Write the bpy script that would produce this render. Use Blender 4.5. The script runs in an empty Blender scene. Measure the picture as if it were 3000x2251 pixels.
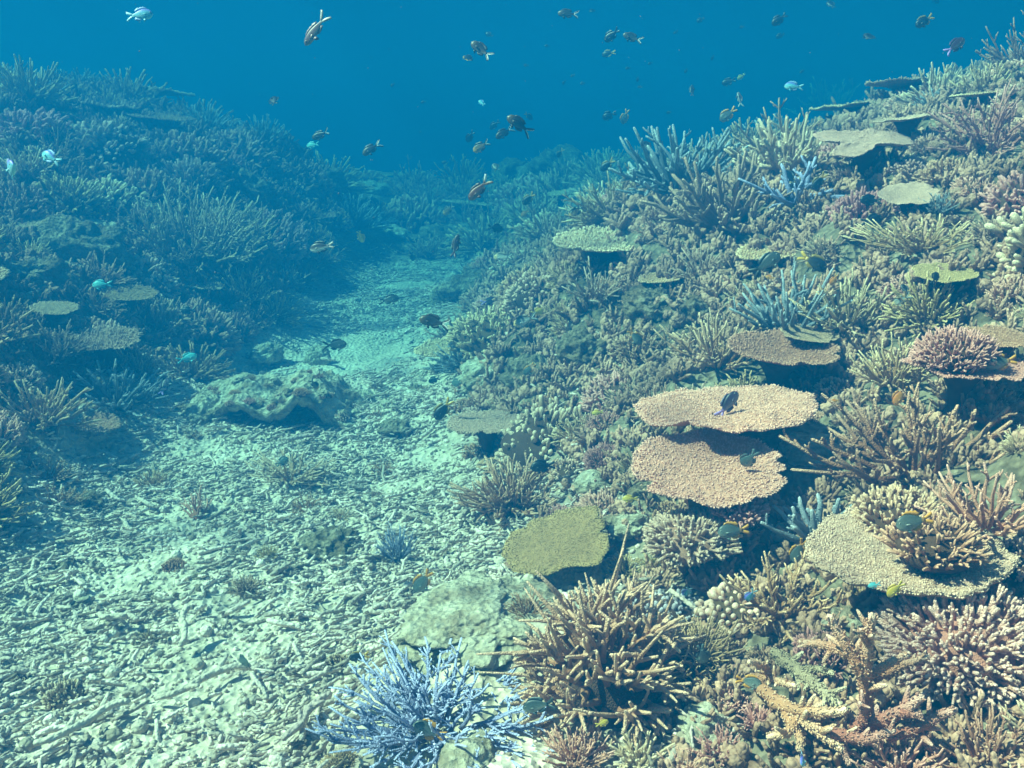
import bpy, math, random
import numpy as np
from mathutils import Vector, Matrix

scene = bpy.context.scene
COL = scene.collection
R_ = math.radians

# ------------------------------------------------------------------ camera
CAM = np.array([0.0, 0.0, 1.10]); PITCH = R_(15.0); TAN = 0.532
cd = bpy.data.cameras.new("camera"); cam = bpy.data.objects.new("camera", cd); COL.objects.link(cam)
cam.location = CAM; cam.rotation_euler = (R_(90) - PITCH, 0, 0)
cd.sensor_width = 36; cd.lens = 18 / TAN; cd.clip_start = 0.02; cd.clip_end = 300
scene.camera = cam
scene.render.resolution_x = 1024; scene.render.resolution_y = 768

# ------------------------------------------------------------------ world, sun, exposure
SUN_EL = R_(51); SUN_AZ = math.atan2(-0.80, -0.08)          # the sun stands to the left, a little behind the camera
w = bpy.data.worlds.new("World"); scene.world = w; w.use_nodes = True
wn = w.node_tree.nodes; wn.clear()
sky = wn.new('ShaderNodeTexSky'); sky.sky_type = 'NISHITA'; sky.sun_disc = False
sky.sun_elevation = SUN_EL; sky.sun_rotation = SUN_AZ
bg = wn.new('ShaderNodeBackground'); bg.inputs['Strength'].default_value = 0.05
wo = wn.new('ShaderNodeOutputWorld')
w.node_tree.links.new(sky.outputs[0], bg.inputs[0]); w.node_tree.links.new(bg.outputs[0], wo.inputs[0])
sd = bpy.data.lights.new("sun", 'SUN'); sd.energy = 5.0; sd.angle = R_(0.5); sd.color = (1.0, 0.69, 0.49)
sun = bpy.data.objects.new("sun", sd); COL.objects.link(sun)
sdir = Vector((math.sin(SUN_AZ) * math.cos(SUN_EL), math.cos(SUN_AZ) * math.cos(SUN_EL), math.sin(SUN_EL)))
sun.rotation_euler = sdir.to_track_quat('Z', 'Y').to_euler(); sun.location = sdir * 20
vs = scene.view_settings
vs.view_transform = 'Standard'; vs.look = 'None'; vs.gamma = 1; vs.use_curve_mapping = False; vs.exposure = 2.6
cy = scene.cycles
cy.volume_bounces = 2; cy.max_bounces = 6; cy.diffuse_bounces = 2; cy.glossy_bounces = 2; cy.transparent_max_bounces = 8
cy.use_denoising = True; cy.sample_clamp_indirect = 6

# ------------------------------------------------------------------ pixel <-> world (source photograph is 3000 x 2251)
FWD = np.array([0, math.cos(PITCH), -math.sin(PITCH)]); UPV = np.array([0, math.sin(PITCH), math.cos(PITCH)])
RGT = np.array([1.0, 0, 0]); PX = TAN / 1500.0
def ray(px, py):
    return FWD + RGT * (px - 1500) * PX + UPV * (1125.5 - py) * PX      # unit depth along the view axis
def project(p):
    d = np.asarray(p, float) - CAM; f = d @ FWD
    return 1500 + (d @ RGT) / f / PX, 1125.5 - (d @ UPV) / f / PX, f

# ------------------------------------------------------------------ noise (numpy)
_rs = np.random.RandomState(7); _P = _rs.permutation(256); _P = np.concatenate([_P, _P, _P]); _V = _rs.rand(256) * 2 - 1
def vnoise(x, y, z=0.0):
    x = np.asarray(x, float); y = np.asarray(y, float); z = np.zeros_like(x) + z
    xi = np.floor(x).astype(int); yi = np.floor(y).astype(int); zi = np.floor(z).astype(int)
    xf = x - xi; yf = y - yi; zf = z - zi
    u = xf * xf * (3 - 2 * xf); v = yf * yf * (3 - 2 * yf); t = zf * zf * (3 - 2 * zf)
    def h(a, b, c): return _V[_P[_P[_P[(xi + a) & 255] + ((yi + b) & 255)] + ((zi + c) & 255)]]
    l = lambda a, b, k: a + (b - a) * k
    return l(l(l(h(0,0,0), h(1,0,0), u), l(h(0,1,0), h(1,1,0), u), v), l(l(h(0,0,1), h(1,0,1), u), l(h(0,1,1), h(1,1,1), u), v), t)
def fbm(x, y, z=0.0, o=4):
    s = 0; a = 1; n = 0
    for i in range(o):
        s = s + a * vnoise(np.asarray(x) * 2**i + 13.1 * i, np.asarray(y) * 2**i + 7.7 * i, np.asarray(z) * 2**i); n += a; a *= .5
    return s / n
def sstep(a, b, x):
    t = np.clip((x - a) / (b - a), 0, 1); return t * t * (3 - 2 * t)

# ------------------------------------------------------------------ seabed height
CP = np.array([
 (-1.0,.5,0),(-.5,.9,0),(-1.1,1.4,0),(-.6,1.5,.0),(-.9,2,0),(-.5,2.4,.0),(-1.0,3,0),(-.5,3,.0),(-.8,4,.0),(-.5,4,0),(-.8,5,.0),(-.9,6,.05),(-.7,7.0,.06),(-.7,8.0,.16),(-.7,9,.34),(-.8,10,.48),
 (.0,.5,.03),(.5,.5,.20),(1.,.5,.42),(2,.5,.8),
 (-.2,1.2,.02),(.1,1.2,.09),(.5,1.2,.22),(1.0,1.2,.42),(2,1.2,.85),
 (-.2,1.7,.03),(.1,1.7,.12),(.5,1.7,.24),(1,1.7,.46),(2,1.7,.95),
 (-.2,2.3,.0),(.2,2.3,.15),(.5,2.3,.27),(1,2.3,.56),(1.6,2.3,.9),(2.5,2.3,1.2),
 (-.2,3,.02),(.1,3,.20),(.4,3,.43),(.8,3,.70),(1.3,3,.93),(2,3,1.2),
 (-.3,3.8,.03),(.1,3.8,.40),(.5,3.8,.74),(1.2,3.8,.98),(2.1,3.8,1.28),(3,3.8,1.45),
 (-.3,5,.05),(.1,5,.38),(.6,5,.75),(1.4,5,1.0),(2.6,5,1.35),(3.5,5,1.5),
 (-.2,7,.15),(.5,7,.55),(1.5,7,.8),(3,7,1.25),(0.5,9,.6),(2.5,9,.9),
 (-1.5,.5,.05),(-1.7,1,.12),(-2.2,1,.45),(-3,1,.85),
 (-1.4,2,.03),(-1.7,2,.28),(-2.2,2,.5),(-3,2,.85),(-4,2,1.15),
 (-1.4,3,.03),(-1.65,3,.28),(-2.1,3,.52),(-3,3,.88),(-4,3,1.15),
 (-1.4,4.4,.03),(-1.65,4.4,.32),(-2.1,4.4,.58),(-3,4.4,.9),(-4,4.4,1.15),(-5,4.4,1.3),
 (-1.3,6,.12),(-1.65,6,.58),(-2.3,6,.98),(-3.4,6,1.28),(-5,6,1.45),(-1.2,7.2,.3),(-1.6,7.4,.8),(-2.1,7.4,1.02),(-2.8,7.2,1.24),(-4,7.4,1.42),
 (-6,8,1.4)], float)
def _tps(r2): return np.where(r2 > 1e-12, .5 * r2 * np.log(np.maximum(r2, 1e-12)), 0)
_n = len(CP); _A = np.zeros((_n + 3, _n + 3))
_A[:_n,:_n] = _tps(((CP[:,None,:2] - CP[None,:,:2])**2).sum(2)) + np.eye(_n) * .004
_A[:_n,_n] = 1; _A[:_n,_n+1:] = CP[:,:2]; _A[_n:,:_n] = _A[:_n,_n:].T
_W = np.linalg.solve(_A, np.concatenate([CP[:,2], [0,0,0]]))
def base_h(x, y):
    x = np.clip(x, -5.5, 3.6); y = np.clip(y, .5, 10)
    sh = np.broadcast(x, y).shape; x = np.broadcast_to(x, sh).ravel(); y = np.broadcast_to(y, sh).ravel()
    out = np.empty(len(x))
    for i in range(0, len(x), 20000):
        s = slice(i, i + 20000)
        r2 = (x[s,None] - CP[:,0])**2 + (y[s,None] - CP[:,1])**2
        out[s] = _tps(r2) @ _W[:_n] + _W[_n] + _W[_n+1] * x[s] + _W[_n+2] * y[s]
    return np.clip(out, -.04, 1.7).reshape(sh)
# pale boulder in the foreground, low mounds
MOUNDS = [(-.03,1.62,.20,.30,.12),(-.02,1.20,.2,.14,.07),(-.66,3.62,.62,.42,.07),(.32,2.55,.3,.2,.06)]
def height(x, y):
    x = np.asarray(x, float); y = np.asarray(y, float)
    b = base_h(x, y)
    b = b - np.clip((y - 10.2) * .3, 0, 1.4); m = sstep(.03, .22, b)
    z = b + m * (.10 * fbm(x * 1.7, y * 1.7, 3.3, 3) + .075 * (np.abs(fbm(x * 4.1, y * 4.1, 8.8, 3)) * 2 - .5)) 
    z = z + (1 - m) * .030 * fbm(x * 3, y * 3, 1.1, 3) + .016 * fbm(x * 14, y * 14, 5.1, 3)
    for (mx, my, rx, ry, hh) in MOUNDS:
        q = ((x - mx) / rx)**2 + ((y - my) / ry)**2
        z = z + hh * np.exp(-q**1.5) * (1 + .25 * fbm(x * 9, y * 9, 2.2, 3))
    return z
def reef_mask(x, y): return sstep(.03, .2, base_h(x, y))
_T = np.concatenate([np.linspace(.8, 4, 900), np.linspace(4, 14, 700)])
def hit(px, py, lift=0.0):
    """point where the line of sight through a photo pixel meets the seabed raised by lift"""
    d = ray(px, py); p = CAM + _T[:,None] * d
    b = p[:,2] < height(p[:,0], p[:,1]) + lift
    i = int(np.argmax(b)) if b.any() else len(_T) - 1
    return p[i], _T[i]
def ground_normal(x, y, e=.08):
    gx = float(height(x + e, y) - height(x - e, y)) / (2 * e); gy = float(height(x, y + e) - height(x, y - e)) / (2 * e)
    return Vector((-gx, -gy, 1)).normalized()

# ------------------------------------------------------------------ mesh building
class MB:
    def __init__(s): s.v = []; s.f = []; s.t = []; s.m = []; s.n = 0; s.c = []
    def add(s, v, f, t=None, mi=0, c=None):
        """v (N,3); f list of index arrays (each (M,3) or (M,4)); t per-vertex tip value"""
        v = np.asarray(v, float); s.v.append(v)
        s.t.append(np.zeros(len(v)) if t is None else np.broadcast_to(np.asarray(t, float), (len(v),)))
        if c is not None: s.c.append(np.broadcast_to(np.asarray(c, float), (len(v), 3)))
        for q in (f if isinstance(f, list) else [f]):
            q = np.asarray(q, int)
            if len(q): s.f.append(q + s.n); s.m.append(np.full(len(q), mi))
        s.n += len(v)
    def mesh(s, name, mats, smooth=True):
        me = bpy.data.meshes.new(name)
        v = np.concatenate(s.v); me.vertices.add(len(v)); me.vertices.foreach_set('co', v.astype(np.float32).ravel())
        li = np.concatenate([q.ravel() for q in s.f]); ls = np.concatenate([np.full(len(q), q.shape[1]) for q in s.f])
        me.loops.add(len(li)); me.loops.foreach_set('vertex_index', li.astype(np.int32))
        me.polygons.add(len(ls)); me.polygons.foreach_set('loop_start', np.concatenate([[0], np.cumsum(ls)[:-1]]).astype(np.int32))
        me.polygons.foreach_set('loop_total', ls.astype(np.int32))
        me.polygons.foreach_set('material_index', np.concatenate(s.m).astype(np.int32))
        me.polygons.foreach_set('use_smooth', np.full(len(ls), smooth))
        a = me.attributes.new('tip', 'FLOAT', 'POINT'); a.data.foreach_set('value', np.concatenate(s.t).astype(np.float32))
        if s.c:
            c = np.concatenate(s.c); a = me.attributes.new('skin', 'FLOAT_COLOR', 'POINT')
            a.data.foreach_set('color', np.concatenate([c, np.ones((len(c), 1))], 1).astype(np.float32).ravel())
        for m in (mats if isinstance(mats, (list, tuple)) else [mats]): me.materials.append(m)
        me.update(calc_edges=True); me.validate()
        return me
def link(name, me, parent=None):
    o = bpy.data.objects.new(name, me); COL.objects.link(o)
    if parent: o.parent = parent
    return o
def tag(o, label=None, cat=None, group=None, kind=None):
    if label: o['label'] = label
    if cat: o['category'] = cat
    if group: o['group'] = group
    if kind: o['kind'] = kind
    return o
def nrm(a): return a / np.maximum(np.linalg.norm(a, axis=-1, keepdims=True), 1e-9)
def tubes(mb, P, Rd, T=None, sides=6, cap=.9, mi=0):
    """N tapering tubes at once: P (N,K,3) centre lines, Rd (N,K) radii, T (N,K) tip values; rounded ends"""
    P = np.asarray(P, float); N, K, _ = P.shape
    if N == 0: return
    Rd = np.broadcast_to(np.asarray(Rd, float), (N, K)); T = np.zeros((N, K)) if T is None else np.broadcast_to(T, (N, K))
    tg = np.gradient(P, axis=1); tg = nrm(tg)
    md = nrm(P[:,-1] - P[:,0]); ref = np.where(np.abs(md[:,2:3]) < .8, [[0,0,1.]], [[1.,0,0]])
    a = nrm(np.cross(tg, ref[:,None,:])); b = np.cross(tg, a)
    th = np.arange(sides) * 2 * math.pi / sides
    ring = P[:,:,None,:] + Rd[:,:,None,None] * (np.cos(th)[None,None,:,None] * a[:,:,None,:] + np.sin(th)[None,None,:,None] * b[:,:,None,:])
    tipv = P[:,-1] + tg[:,-1] * Rd[:,-1:] * cap; botv = P[:,0] - tg[:,0] * Rd[:,:1] * .5
    S = K * sides + 2
    v = np.concatenate([ring.reshape(N, K * sides, 3), tipv[:,None], botv[:,None]], 1).reshape(-1, 3)
    t = np.concatenate([np.repeat(T, sides, axis=1), T[:,-1:], T[:,:1]], 1).ravel()
    i = np.arange(sides); j = (i + 1) % sides; q = []
    for k in range(K - 1): q.append(np.stack([k*sides+i, k*sides+j, (k+1)*sides+j, (k+1)*sides+i], 1))
    q = np.concatenate(q); tr = np.concatenate([np.stack([(K-1)*sides+i, (K-1)*sides+j, np.full(sides, K*sides)], 1), np.stack([j, i, np.full(sides, K*sides+1)], 1)])
    off = (np.arange(N) * S)[:,None,None]
    mb.add(v, [(q[None] + off).reshape(-1, 4), (tr[None] + off).reshape(-1, 3)], t, mi)
def frame(d):
    d = nrm(d); ref = np.where(np.abs(d[...,2:3]) < .9, [0,0,1.], [1.,0,0]); a = nrm(np.cross(d, ref)); return a, np.cross(d, a)

# ------------------------------------------------------------------ materials
def nodes(name):
    m = bpy.data.materials.new(name); m.use_nodes = True; nt = m.node_tree
    return m, nt, nt.nodes['Principled BSDF'], (lambda t: nt.nodes.new(t)), nt.links.new
def ramp(n, stops):
    e = n.color_ramp.elements
    e[0].position, e[0].color = stops[0][0], (*stops[0][1], 1); e[1].position, e[1].color = stops[-1][0], (*stops[-1][1], 1)
    for p, c in stops[1:-1]:
        x = e.new(p); x.color = (*c, 1)
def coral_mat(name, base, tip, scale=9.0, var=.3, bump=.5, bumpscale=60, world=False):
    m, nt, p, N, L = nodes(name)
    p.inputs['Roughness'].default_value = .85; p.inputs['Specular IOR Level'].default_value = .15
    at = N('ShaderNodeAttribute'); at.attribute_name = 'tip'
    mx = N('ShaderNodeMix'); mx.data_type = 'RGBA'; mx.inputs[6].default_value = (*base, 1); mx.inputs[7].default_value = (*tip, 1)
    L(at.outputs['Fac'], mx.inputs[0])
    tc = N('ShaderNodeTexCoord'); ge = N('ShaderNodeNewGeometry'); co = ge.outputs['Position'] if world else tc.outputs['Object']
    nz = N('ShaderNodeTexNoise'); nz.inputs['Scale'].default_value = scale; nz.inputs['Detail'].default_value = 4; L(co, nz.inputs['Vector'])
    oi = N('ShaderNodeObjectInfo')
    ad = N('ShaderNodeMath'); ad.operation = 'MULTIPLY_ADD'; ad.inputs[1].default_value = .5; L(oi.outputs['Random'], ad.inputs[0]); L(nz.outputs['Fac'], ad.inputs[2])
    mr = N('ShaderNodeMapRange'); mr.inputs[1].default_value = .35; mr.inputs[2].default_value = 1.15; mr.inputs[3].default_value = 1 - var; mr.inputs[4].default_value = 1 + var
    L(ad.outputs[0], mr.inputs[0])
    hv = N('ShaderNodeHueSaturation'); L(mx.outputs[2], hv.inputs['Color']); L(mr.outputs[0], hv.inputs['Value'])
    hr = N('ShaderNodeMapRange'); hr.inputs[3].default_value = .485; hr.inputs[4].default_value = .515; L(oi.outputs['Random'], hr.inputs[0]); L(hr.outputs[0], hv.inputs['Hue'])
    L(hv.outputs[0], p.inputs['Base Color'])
    vo = N('ShaderNodeTexVoronoi'); vo.inputs['Scale'].default_value = bumpscale; L(co, vo.inputs['Vector'])
    bp = N('ShaderNodeBump'); bp.inputs['Strength'].default_value = bump; bp.inputs['Distance'].default_value = .02; bp.invert = True
    L(vo.outputs['Distance'], bp.inputs['Height']); L(bp.outputs[0], p.inputs['Normal'])
    return m
# ------------------------------------------------------------------ seabed, water
def seabed_mat():
    m, nt, p, N, L = nodes('seabed'); p.inputs['Roughness'].default_value = .9; p.inputs['Specular IOR Level'].default_value = .1
    ge = N('ShaderNodeNewGeometry'); at = N('ShaderNodeAttribute'); at.attribute_name = 'tip'
    n1 = N('ShaderNodeTexNoise'); n1.inputs['Scale'].default_value = 5; n1.inputs['Detail'].default_value = 8; L(ge.outputs['Position'], n1.inputs['Vector'])
    n2 = N('ShaderNodeTexNoise'); n2.inputs['Scale'].default_value = 38; n2.inputs['Detail'].default_value = 6; L(ge.outputs['Position'], n2.inputs['Vector'])
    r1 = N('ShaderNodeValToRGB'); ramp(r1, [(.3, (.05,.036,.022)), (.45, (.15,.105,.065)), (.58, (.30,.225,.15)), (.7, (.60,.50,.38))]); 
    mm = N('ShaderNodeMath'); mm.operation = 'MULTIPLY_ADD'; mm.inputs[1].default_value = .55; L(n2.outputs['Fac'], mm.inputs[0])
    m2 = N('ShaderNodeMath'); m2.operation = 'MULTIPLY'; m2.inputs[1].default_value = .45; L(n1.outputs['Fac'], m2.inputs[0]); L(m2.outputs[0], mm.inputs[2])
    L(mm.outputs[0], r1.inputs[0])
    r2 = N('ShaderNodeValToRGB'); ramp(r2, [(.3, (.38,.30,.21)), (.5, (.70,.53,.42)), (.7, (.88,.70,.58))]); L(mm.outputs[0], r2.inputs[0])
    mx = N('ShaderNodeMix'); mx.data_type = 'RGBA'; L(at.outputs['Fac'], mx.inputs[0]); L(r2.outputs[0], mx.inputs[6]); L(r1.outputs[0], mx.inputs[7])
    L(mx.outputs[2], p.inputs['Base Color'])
    vo = N('ShaderNodeTexVoronoi'); vo.inputs['Scale'].default_value = 55; L(ge.outputs['Position'], vo.inputs['Vector'])
    ad = N('ShaderNodeMath'); ad.operation = 'ADD'; L(vo.outputs['Distance'], ad.inputs[0]); L(n2.outputs['Fac'], ad.inputs[1])
    bp = N('ShaderNodeBump'); bp.inputs['Strength'].default_value = .7; bp.inputs['Distance'].default_value = .02; L(ad.outputs[0], bp.inputs['Height']); L(bp.outputs[0], p.inputs['Normal'])
    return m
def axis(lo, hi, step, far_lo, far_hi):
    a = list(np.arange(lo, hi, step)); s = step
    while a[-1] < far_hi: s *= 1.04 if s < .3 else 1.15; a.append(a[-1] + s)
    s = step; b = []
    x = lo
    while x > far_lo: s *= 1.12; x -= s; b.append(x)
    return np.array(b[::-1] + a)
xs = axis(-2.6, 2.4, .02, -45, 45); ys = axis(.7, 5.2, .02, -20, 60)
X, Y = np.meshgrid(xs, ys); Z = height(X, Y)
mb = MB(); nx = len(xs); ny = len(ys); ii, jj = np.meshgrid(np.arange(nx - 1), np.arange(ny - 1)); k = (jj * nx + ii).ravel()
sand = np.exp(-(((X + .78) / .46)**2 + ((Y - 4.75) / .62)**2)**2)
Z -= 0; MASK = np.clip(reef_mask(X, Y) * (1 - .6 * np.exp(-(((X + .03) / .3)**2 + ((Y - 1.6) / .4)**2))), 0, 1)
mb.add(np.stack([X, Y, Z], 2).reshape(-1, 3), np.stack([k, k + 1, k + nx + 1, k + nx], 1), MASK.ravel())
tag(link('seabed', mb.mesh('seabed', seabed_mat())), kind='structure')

# unseen surface of the sea above: tint pattern added to dapple the sun; from below it mirrors at a low angle
DAPPLE = (0, 0, 0)                                         # where the painted dapple stands
def water_mat():
    m, nt, p, N, L = nodes('water_surface'); nt.nodes.remove(p); out = nt.nodes['Material Output']
    ge = N('ShaderNodeNewGeometry')
    nz = N('ShaderNodeTexNoise'); nz.inputs['Scale'].default_value = 1.3; nz.inputs['Detail'].default_value = 2; L(ge.outputs['Position'], nz.inputs['Vector'])
    va = N('ShaderNodeVectorMath'); va.operation = 'MULTIPLY_ADD'; va.inputs[1].default_value = (.5, .5, .5); off = N('ShaderNodeVectorMath'); off.operation = 'ADD'; off.inputs[1].default_value = DAPPLE; L(ge.outputs['Position'], off.inputs[0]); L(off.outputs[0], nz.inputs['Vector']); L(nz.outputs['Color'], va.inputs[0]); L(off.outputs[0], va.inputs[2])
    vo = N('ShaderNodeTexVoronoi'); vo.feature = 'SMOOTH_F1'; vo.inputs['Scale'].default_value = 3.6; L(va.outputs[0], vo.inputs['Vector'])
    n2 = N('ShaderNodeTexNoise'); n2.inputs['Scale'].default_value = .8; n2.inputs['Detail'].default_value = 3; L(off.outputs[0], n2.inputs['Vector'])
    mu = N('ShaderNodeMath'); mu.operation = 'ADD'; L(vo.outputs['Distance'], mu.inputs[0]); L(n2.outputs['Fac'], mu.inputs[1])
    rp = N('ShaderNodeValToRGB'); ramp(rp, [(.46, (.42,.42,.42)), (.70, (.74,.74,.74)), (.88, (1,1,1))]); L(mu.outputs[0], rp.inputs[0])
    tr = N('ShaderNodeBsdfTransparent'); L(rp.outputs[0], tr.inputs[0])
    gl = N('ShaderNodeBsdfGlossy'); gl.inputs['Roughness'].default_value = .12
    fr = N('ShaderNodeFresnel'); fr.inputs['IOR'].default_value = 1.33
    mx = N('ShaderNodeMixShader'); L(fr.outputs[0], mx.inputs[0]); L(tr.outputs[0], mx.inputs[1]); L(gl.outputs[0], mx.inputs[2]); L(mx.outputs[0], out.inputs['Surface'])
    return m
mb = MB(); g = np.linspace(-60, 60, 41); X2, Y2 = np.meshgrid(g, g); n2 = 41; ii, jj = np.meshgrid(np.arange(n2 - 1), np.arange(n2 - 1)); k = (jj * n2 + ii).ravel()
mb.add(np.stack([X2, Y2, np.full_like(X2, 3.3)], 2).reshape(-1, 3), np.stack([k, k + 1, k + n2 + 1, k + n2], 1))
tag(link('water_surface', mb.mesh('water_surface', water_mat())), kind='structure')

# the water itself: a closed box of blue haze round the camera and the reef
def haze():
    m, nt, p, N, L = nodes('haze'); nt.nodes.remove(p)
    v = N('ShaderNodeVolumePrincipled'); L(v.outputs[0], nt.nodes['Material Output'].inputs['Volume'])
    st = np.array([.44, .218, .235]); ss = np.array([.0005, .0295, .0800]); D = .45     # extinction and scattering per metre (r, g, b)
    c = ss / D; sa = st - ss; ac = (1 - np.clip(sa / (D * (1 - c)), 0, 1))**2
    v.inputs['Color'].default_value = (*c, 1); v.inputs['Absorption Color'].default_value = (*ac, 1); v.inputs['Density'].default_value = D
    v.inputs['Anisotropy'].default_value = 0.1
    lo = (-46, -21, -2.6); hi = (46, 61, 2.15); mb = MB()
    c8 = np.array([(x, y, z) for z in (lo[2], hi[2]) for y in (lo[1], hi[1]) for x in (lo[0], hi[0])])
    mb.add(c8, np.array([(0,2,3,1),(4,5,7,6),(0,1,5,4),(2,6,7,3),(0,4,6,2),(1,3,7,5)]))
    tag(link('haze', mb.mesh('haze', m, False)), kind='stuff')
haze()
# ------------------------------------------------------------------ coral shapes (unit size: about 1 across the half-width)
def staghorn(seed, n=22, L=1.0, r=.05, spread=80, up=.3, sub=4, sub2=1, curve=.25, bumps=0, az=None, azw=180, base=.25, sl=.45, sides=6, taper=.45):
    """open branching colony: main arms from a small base, side branches on them, pale growing tips"""
    R = np.random.RandomState(seed); mb = MB(); K = 6; s = np.linspace(0, 1, K)[None,:,None]
    th = R_(1) * (az + R.uniform(-azw, azw, n) if az is not None else (np.arange(n) * 137.5 + R.uniform(-25, 25, n)))
    ph = R_(1) * spread * np.sqrt((np.arange(n) + .5) / n) * R.uniform(.85, 1.1, n)
    D = np.stack([np.sin(ph) * np.cos(th), np.sin(ph) * np.sin(th), np.cos(ph) * .95 + .02], 1)
    O = D * [1, 1, .3] * base * R.uniform(.2, 1, n)[:,None]
    def grow(O, D, Ln, r0, t0, t1):
        N = len(O); bend = nrm(R.normal(size=(N, 3))) * curve + np.array([0, 0, up])
        P = O[:,None,:] + Ln[:,None,None] * (D[:,None,:] * s + bend[:,None,:] * s**2 * .5)
        P = P + R.normal(size=P.shape) * Ln[:,None,None] * .018 * (s > 0)
        rr = r0[:,None] * (1 - (1 - taper) * s[:,:,0]**1.3)
        tt = t0[:,None] + (t1 - t0)[:,None] * s[:,:,0]**2.2
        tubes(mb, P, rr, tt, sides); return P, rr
    Ln = L * R.uniform(.65, 1.05, n); P, rr = grow(O, D, Ln, r * R.uniform(.85, 1.2, n), np.zeros(n), np.ones(n))
    allP = [(P, rr)]
    def children(P, rr, Ln, k, lf):
        N = len(P); idx = np.repeat(np.arange(N), k); f = R.uniform(.2, .88, len(idx)) * (K - 1); i0 = f.astype(int); fr = (f - i0)[:,None]
        o = P[idx, i0] * (1 - fr) + P[idx, np.minimum(i0 + 1, K - 1)] * fr; d = nrm(P[idx, np.minimum(i0 + 1, K - 1)] - P[idx, i0])
        a, b = frame(d); q = R.uniform(0, 6.283, len(idx))[:,None]; an = R_(1) * R.uniform(32, 65, len(idx))[:,None]
        d2 = nrm(d * np.cos(an) + (a * np.cos(q) + b * np.sin(q)) * np.sin(an) + np.array([0, 0, .18]))
        l2 = Ln[idx] * lf * R.uniform(.5, 1.15, len(idx)) * (1.15 - f / (K - 1) * .6)
        p2, r2 = grow(o, d2, l2, rr[idx, i0] * .85, .1 * np.ones(len(idx)), np.ones(len(idx)))
        allP.append((p2, r2)); return p2, r2, l2
    if sub:
        P2, r2, L2 = children(P, rr, Ln, sub, sl)
        if sub2: children(P2, r2, L2, sub2, .5)
    if bumps:                                                          # little cups that stud the branches
        for P, rr in allP:
            N = len(P); m = N * bumps; idx = R.randint(0, N, m); f = R.uniform(.05, .99, m) * (K - 1); i0 = f.astype(int); fr = (f - i0)[:,None]
            c = P[idx, i0] * (1 - fr) + P[idx, np.minimum(i0 + 1, K - 1)] * fr; d = nrm(P[idx, np.minimum(i0 + 1, K - 1)] - P[idx, i0])
            a, b = frame(d); q = R.uniform(0, 6.283, m)[:,None]; o = a * np.cos(q) + b * np.sin(q); r0 = rr[idx, i0][:,None]
            bp = np.stack([c + o * r0 * .8, c + o * r0 * 1.22 + d * r0 * .35], 1)
            tubes(mb, bp, np.concatenate([r0 * .22, r0 * .13], 1), np.tile([.3, .75], (m, 1)), 4)
    return mb
def dome_pts(R, N, phmax):
    i = np.arange(N) + .5; ph = np.arccos(1 - i / N * (1 - math.cos(R_(phmax)))); th = i * 2.39996 + R.uniform(-.3, .3, N)
    ph = ph + R.uniform(-.06, .06, N); return np.stack([np.sin(ph) * np.cos(th), np.sin(ph) * np.sin(th), np.cos(ph)], 1)
def lump(mb, seed, rad=(.8, .8, .5), amp=.12, n=26, t=0.0, fq=3.0, zc=0.0, oc=4, mi=0):
    """closed knobbly core"""
    u = np.linspace(0, math.pi, n); v = np.linspace(0, 2 * math.pi, 2 * n, endpoint=False); U, V = np.meshgrid(u, v, indexing='ij')
    d = np.stack([np.sin(U) * np.cos(V), np.sin(U) * np.sin(V), np.cos(U)], 2)
    k = 1 + amp * 2 * fbm(d[...,0] * fq + seed * 3.7, d[...,1] * fq, d[...,2] * fq, oc)
    v3 = d * k[...,None] * np.array(rad) + [0, 0, zc]; m = 2 * n; i, j = np.meshgrid(np.arange(n - 1), np.arange(m), indexing='ij')
    q = np.stack([i * m + j, (i + 1) * m + j, (i + 1) * m + (j + 1) % m, i * m + (j + 1) % m], 2).reshape(-1, 4)
    mb.add(v3.reshape(-1, 3), q, t, mi)
def bushy(seed, N=160, flat=.55, r=.035, ln=.45, splay=.75, ph=95, sub=2, K=4, tipr=.6, up=.35, jit=.12, core=1):
    """dense cushion of short fingers on a low dome"""
    R = np.random.RandomState(seed); mb = MB(); d = dome_pts(R, N, ph); s = np.linspace(0, 1, K)[None,:,None]
    lob = 1 + .16 * fbm(d[:,0] * 2 + seed, d[:,1] * 2, d[:,2] * 2, 2)[:,None]
    top = d * lob * [1, 1, flat]; dr = nrm(d * [splay, splay, .8] + [0, 0, up] + R.normal(size=d.shape) * jit)
    L = ln * R.uniform(.7, 1.15, N); O = top - dr * L[:,None]; bend = R.normal(size=d.shape) * (.10 if ph < 110 else .36)
    P = O[:,None] + L[:,None,None] * (dr[:,None] * s + bend[:,None] * s**2)
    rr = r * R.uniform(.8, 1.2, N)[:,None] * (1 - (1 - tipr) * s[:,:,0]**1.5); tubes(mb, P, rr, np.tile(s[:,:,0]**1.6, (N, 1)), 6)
    if sub:
        idx = np.repeat(np.arange(N), sub); f = R.uniform(.35, .8, len(idx))[:,None]; o = O[idx] + dr[idx] * L[idx][:,None] * f
        d2 = nrm(dr[idx] + R.normal(size=(len(idx), 3)) * .55); l2 = L[idx] * R.uniform(.22, .5, len(idx))
        P2 = o[:,None] + l2[:,None,None] * d2[:,None] * s; tubes(mb, P2, r * .8 * (1 - .4 * s[:,:,0]), np.tile(.35 + .65 * s[:,:,0], (len(idx), 1)), 5)
    lump(mb, seed, (.72 if ph < 110 else .45, .72 if ph < 110 else .45, .72 * flat if ph < 110 else .45), .1, 14, 0.0, 3, -.05, 4, core)
    return mb
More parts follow.
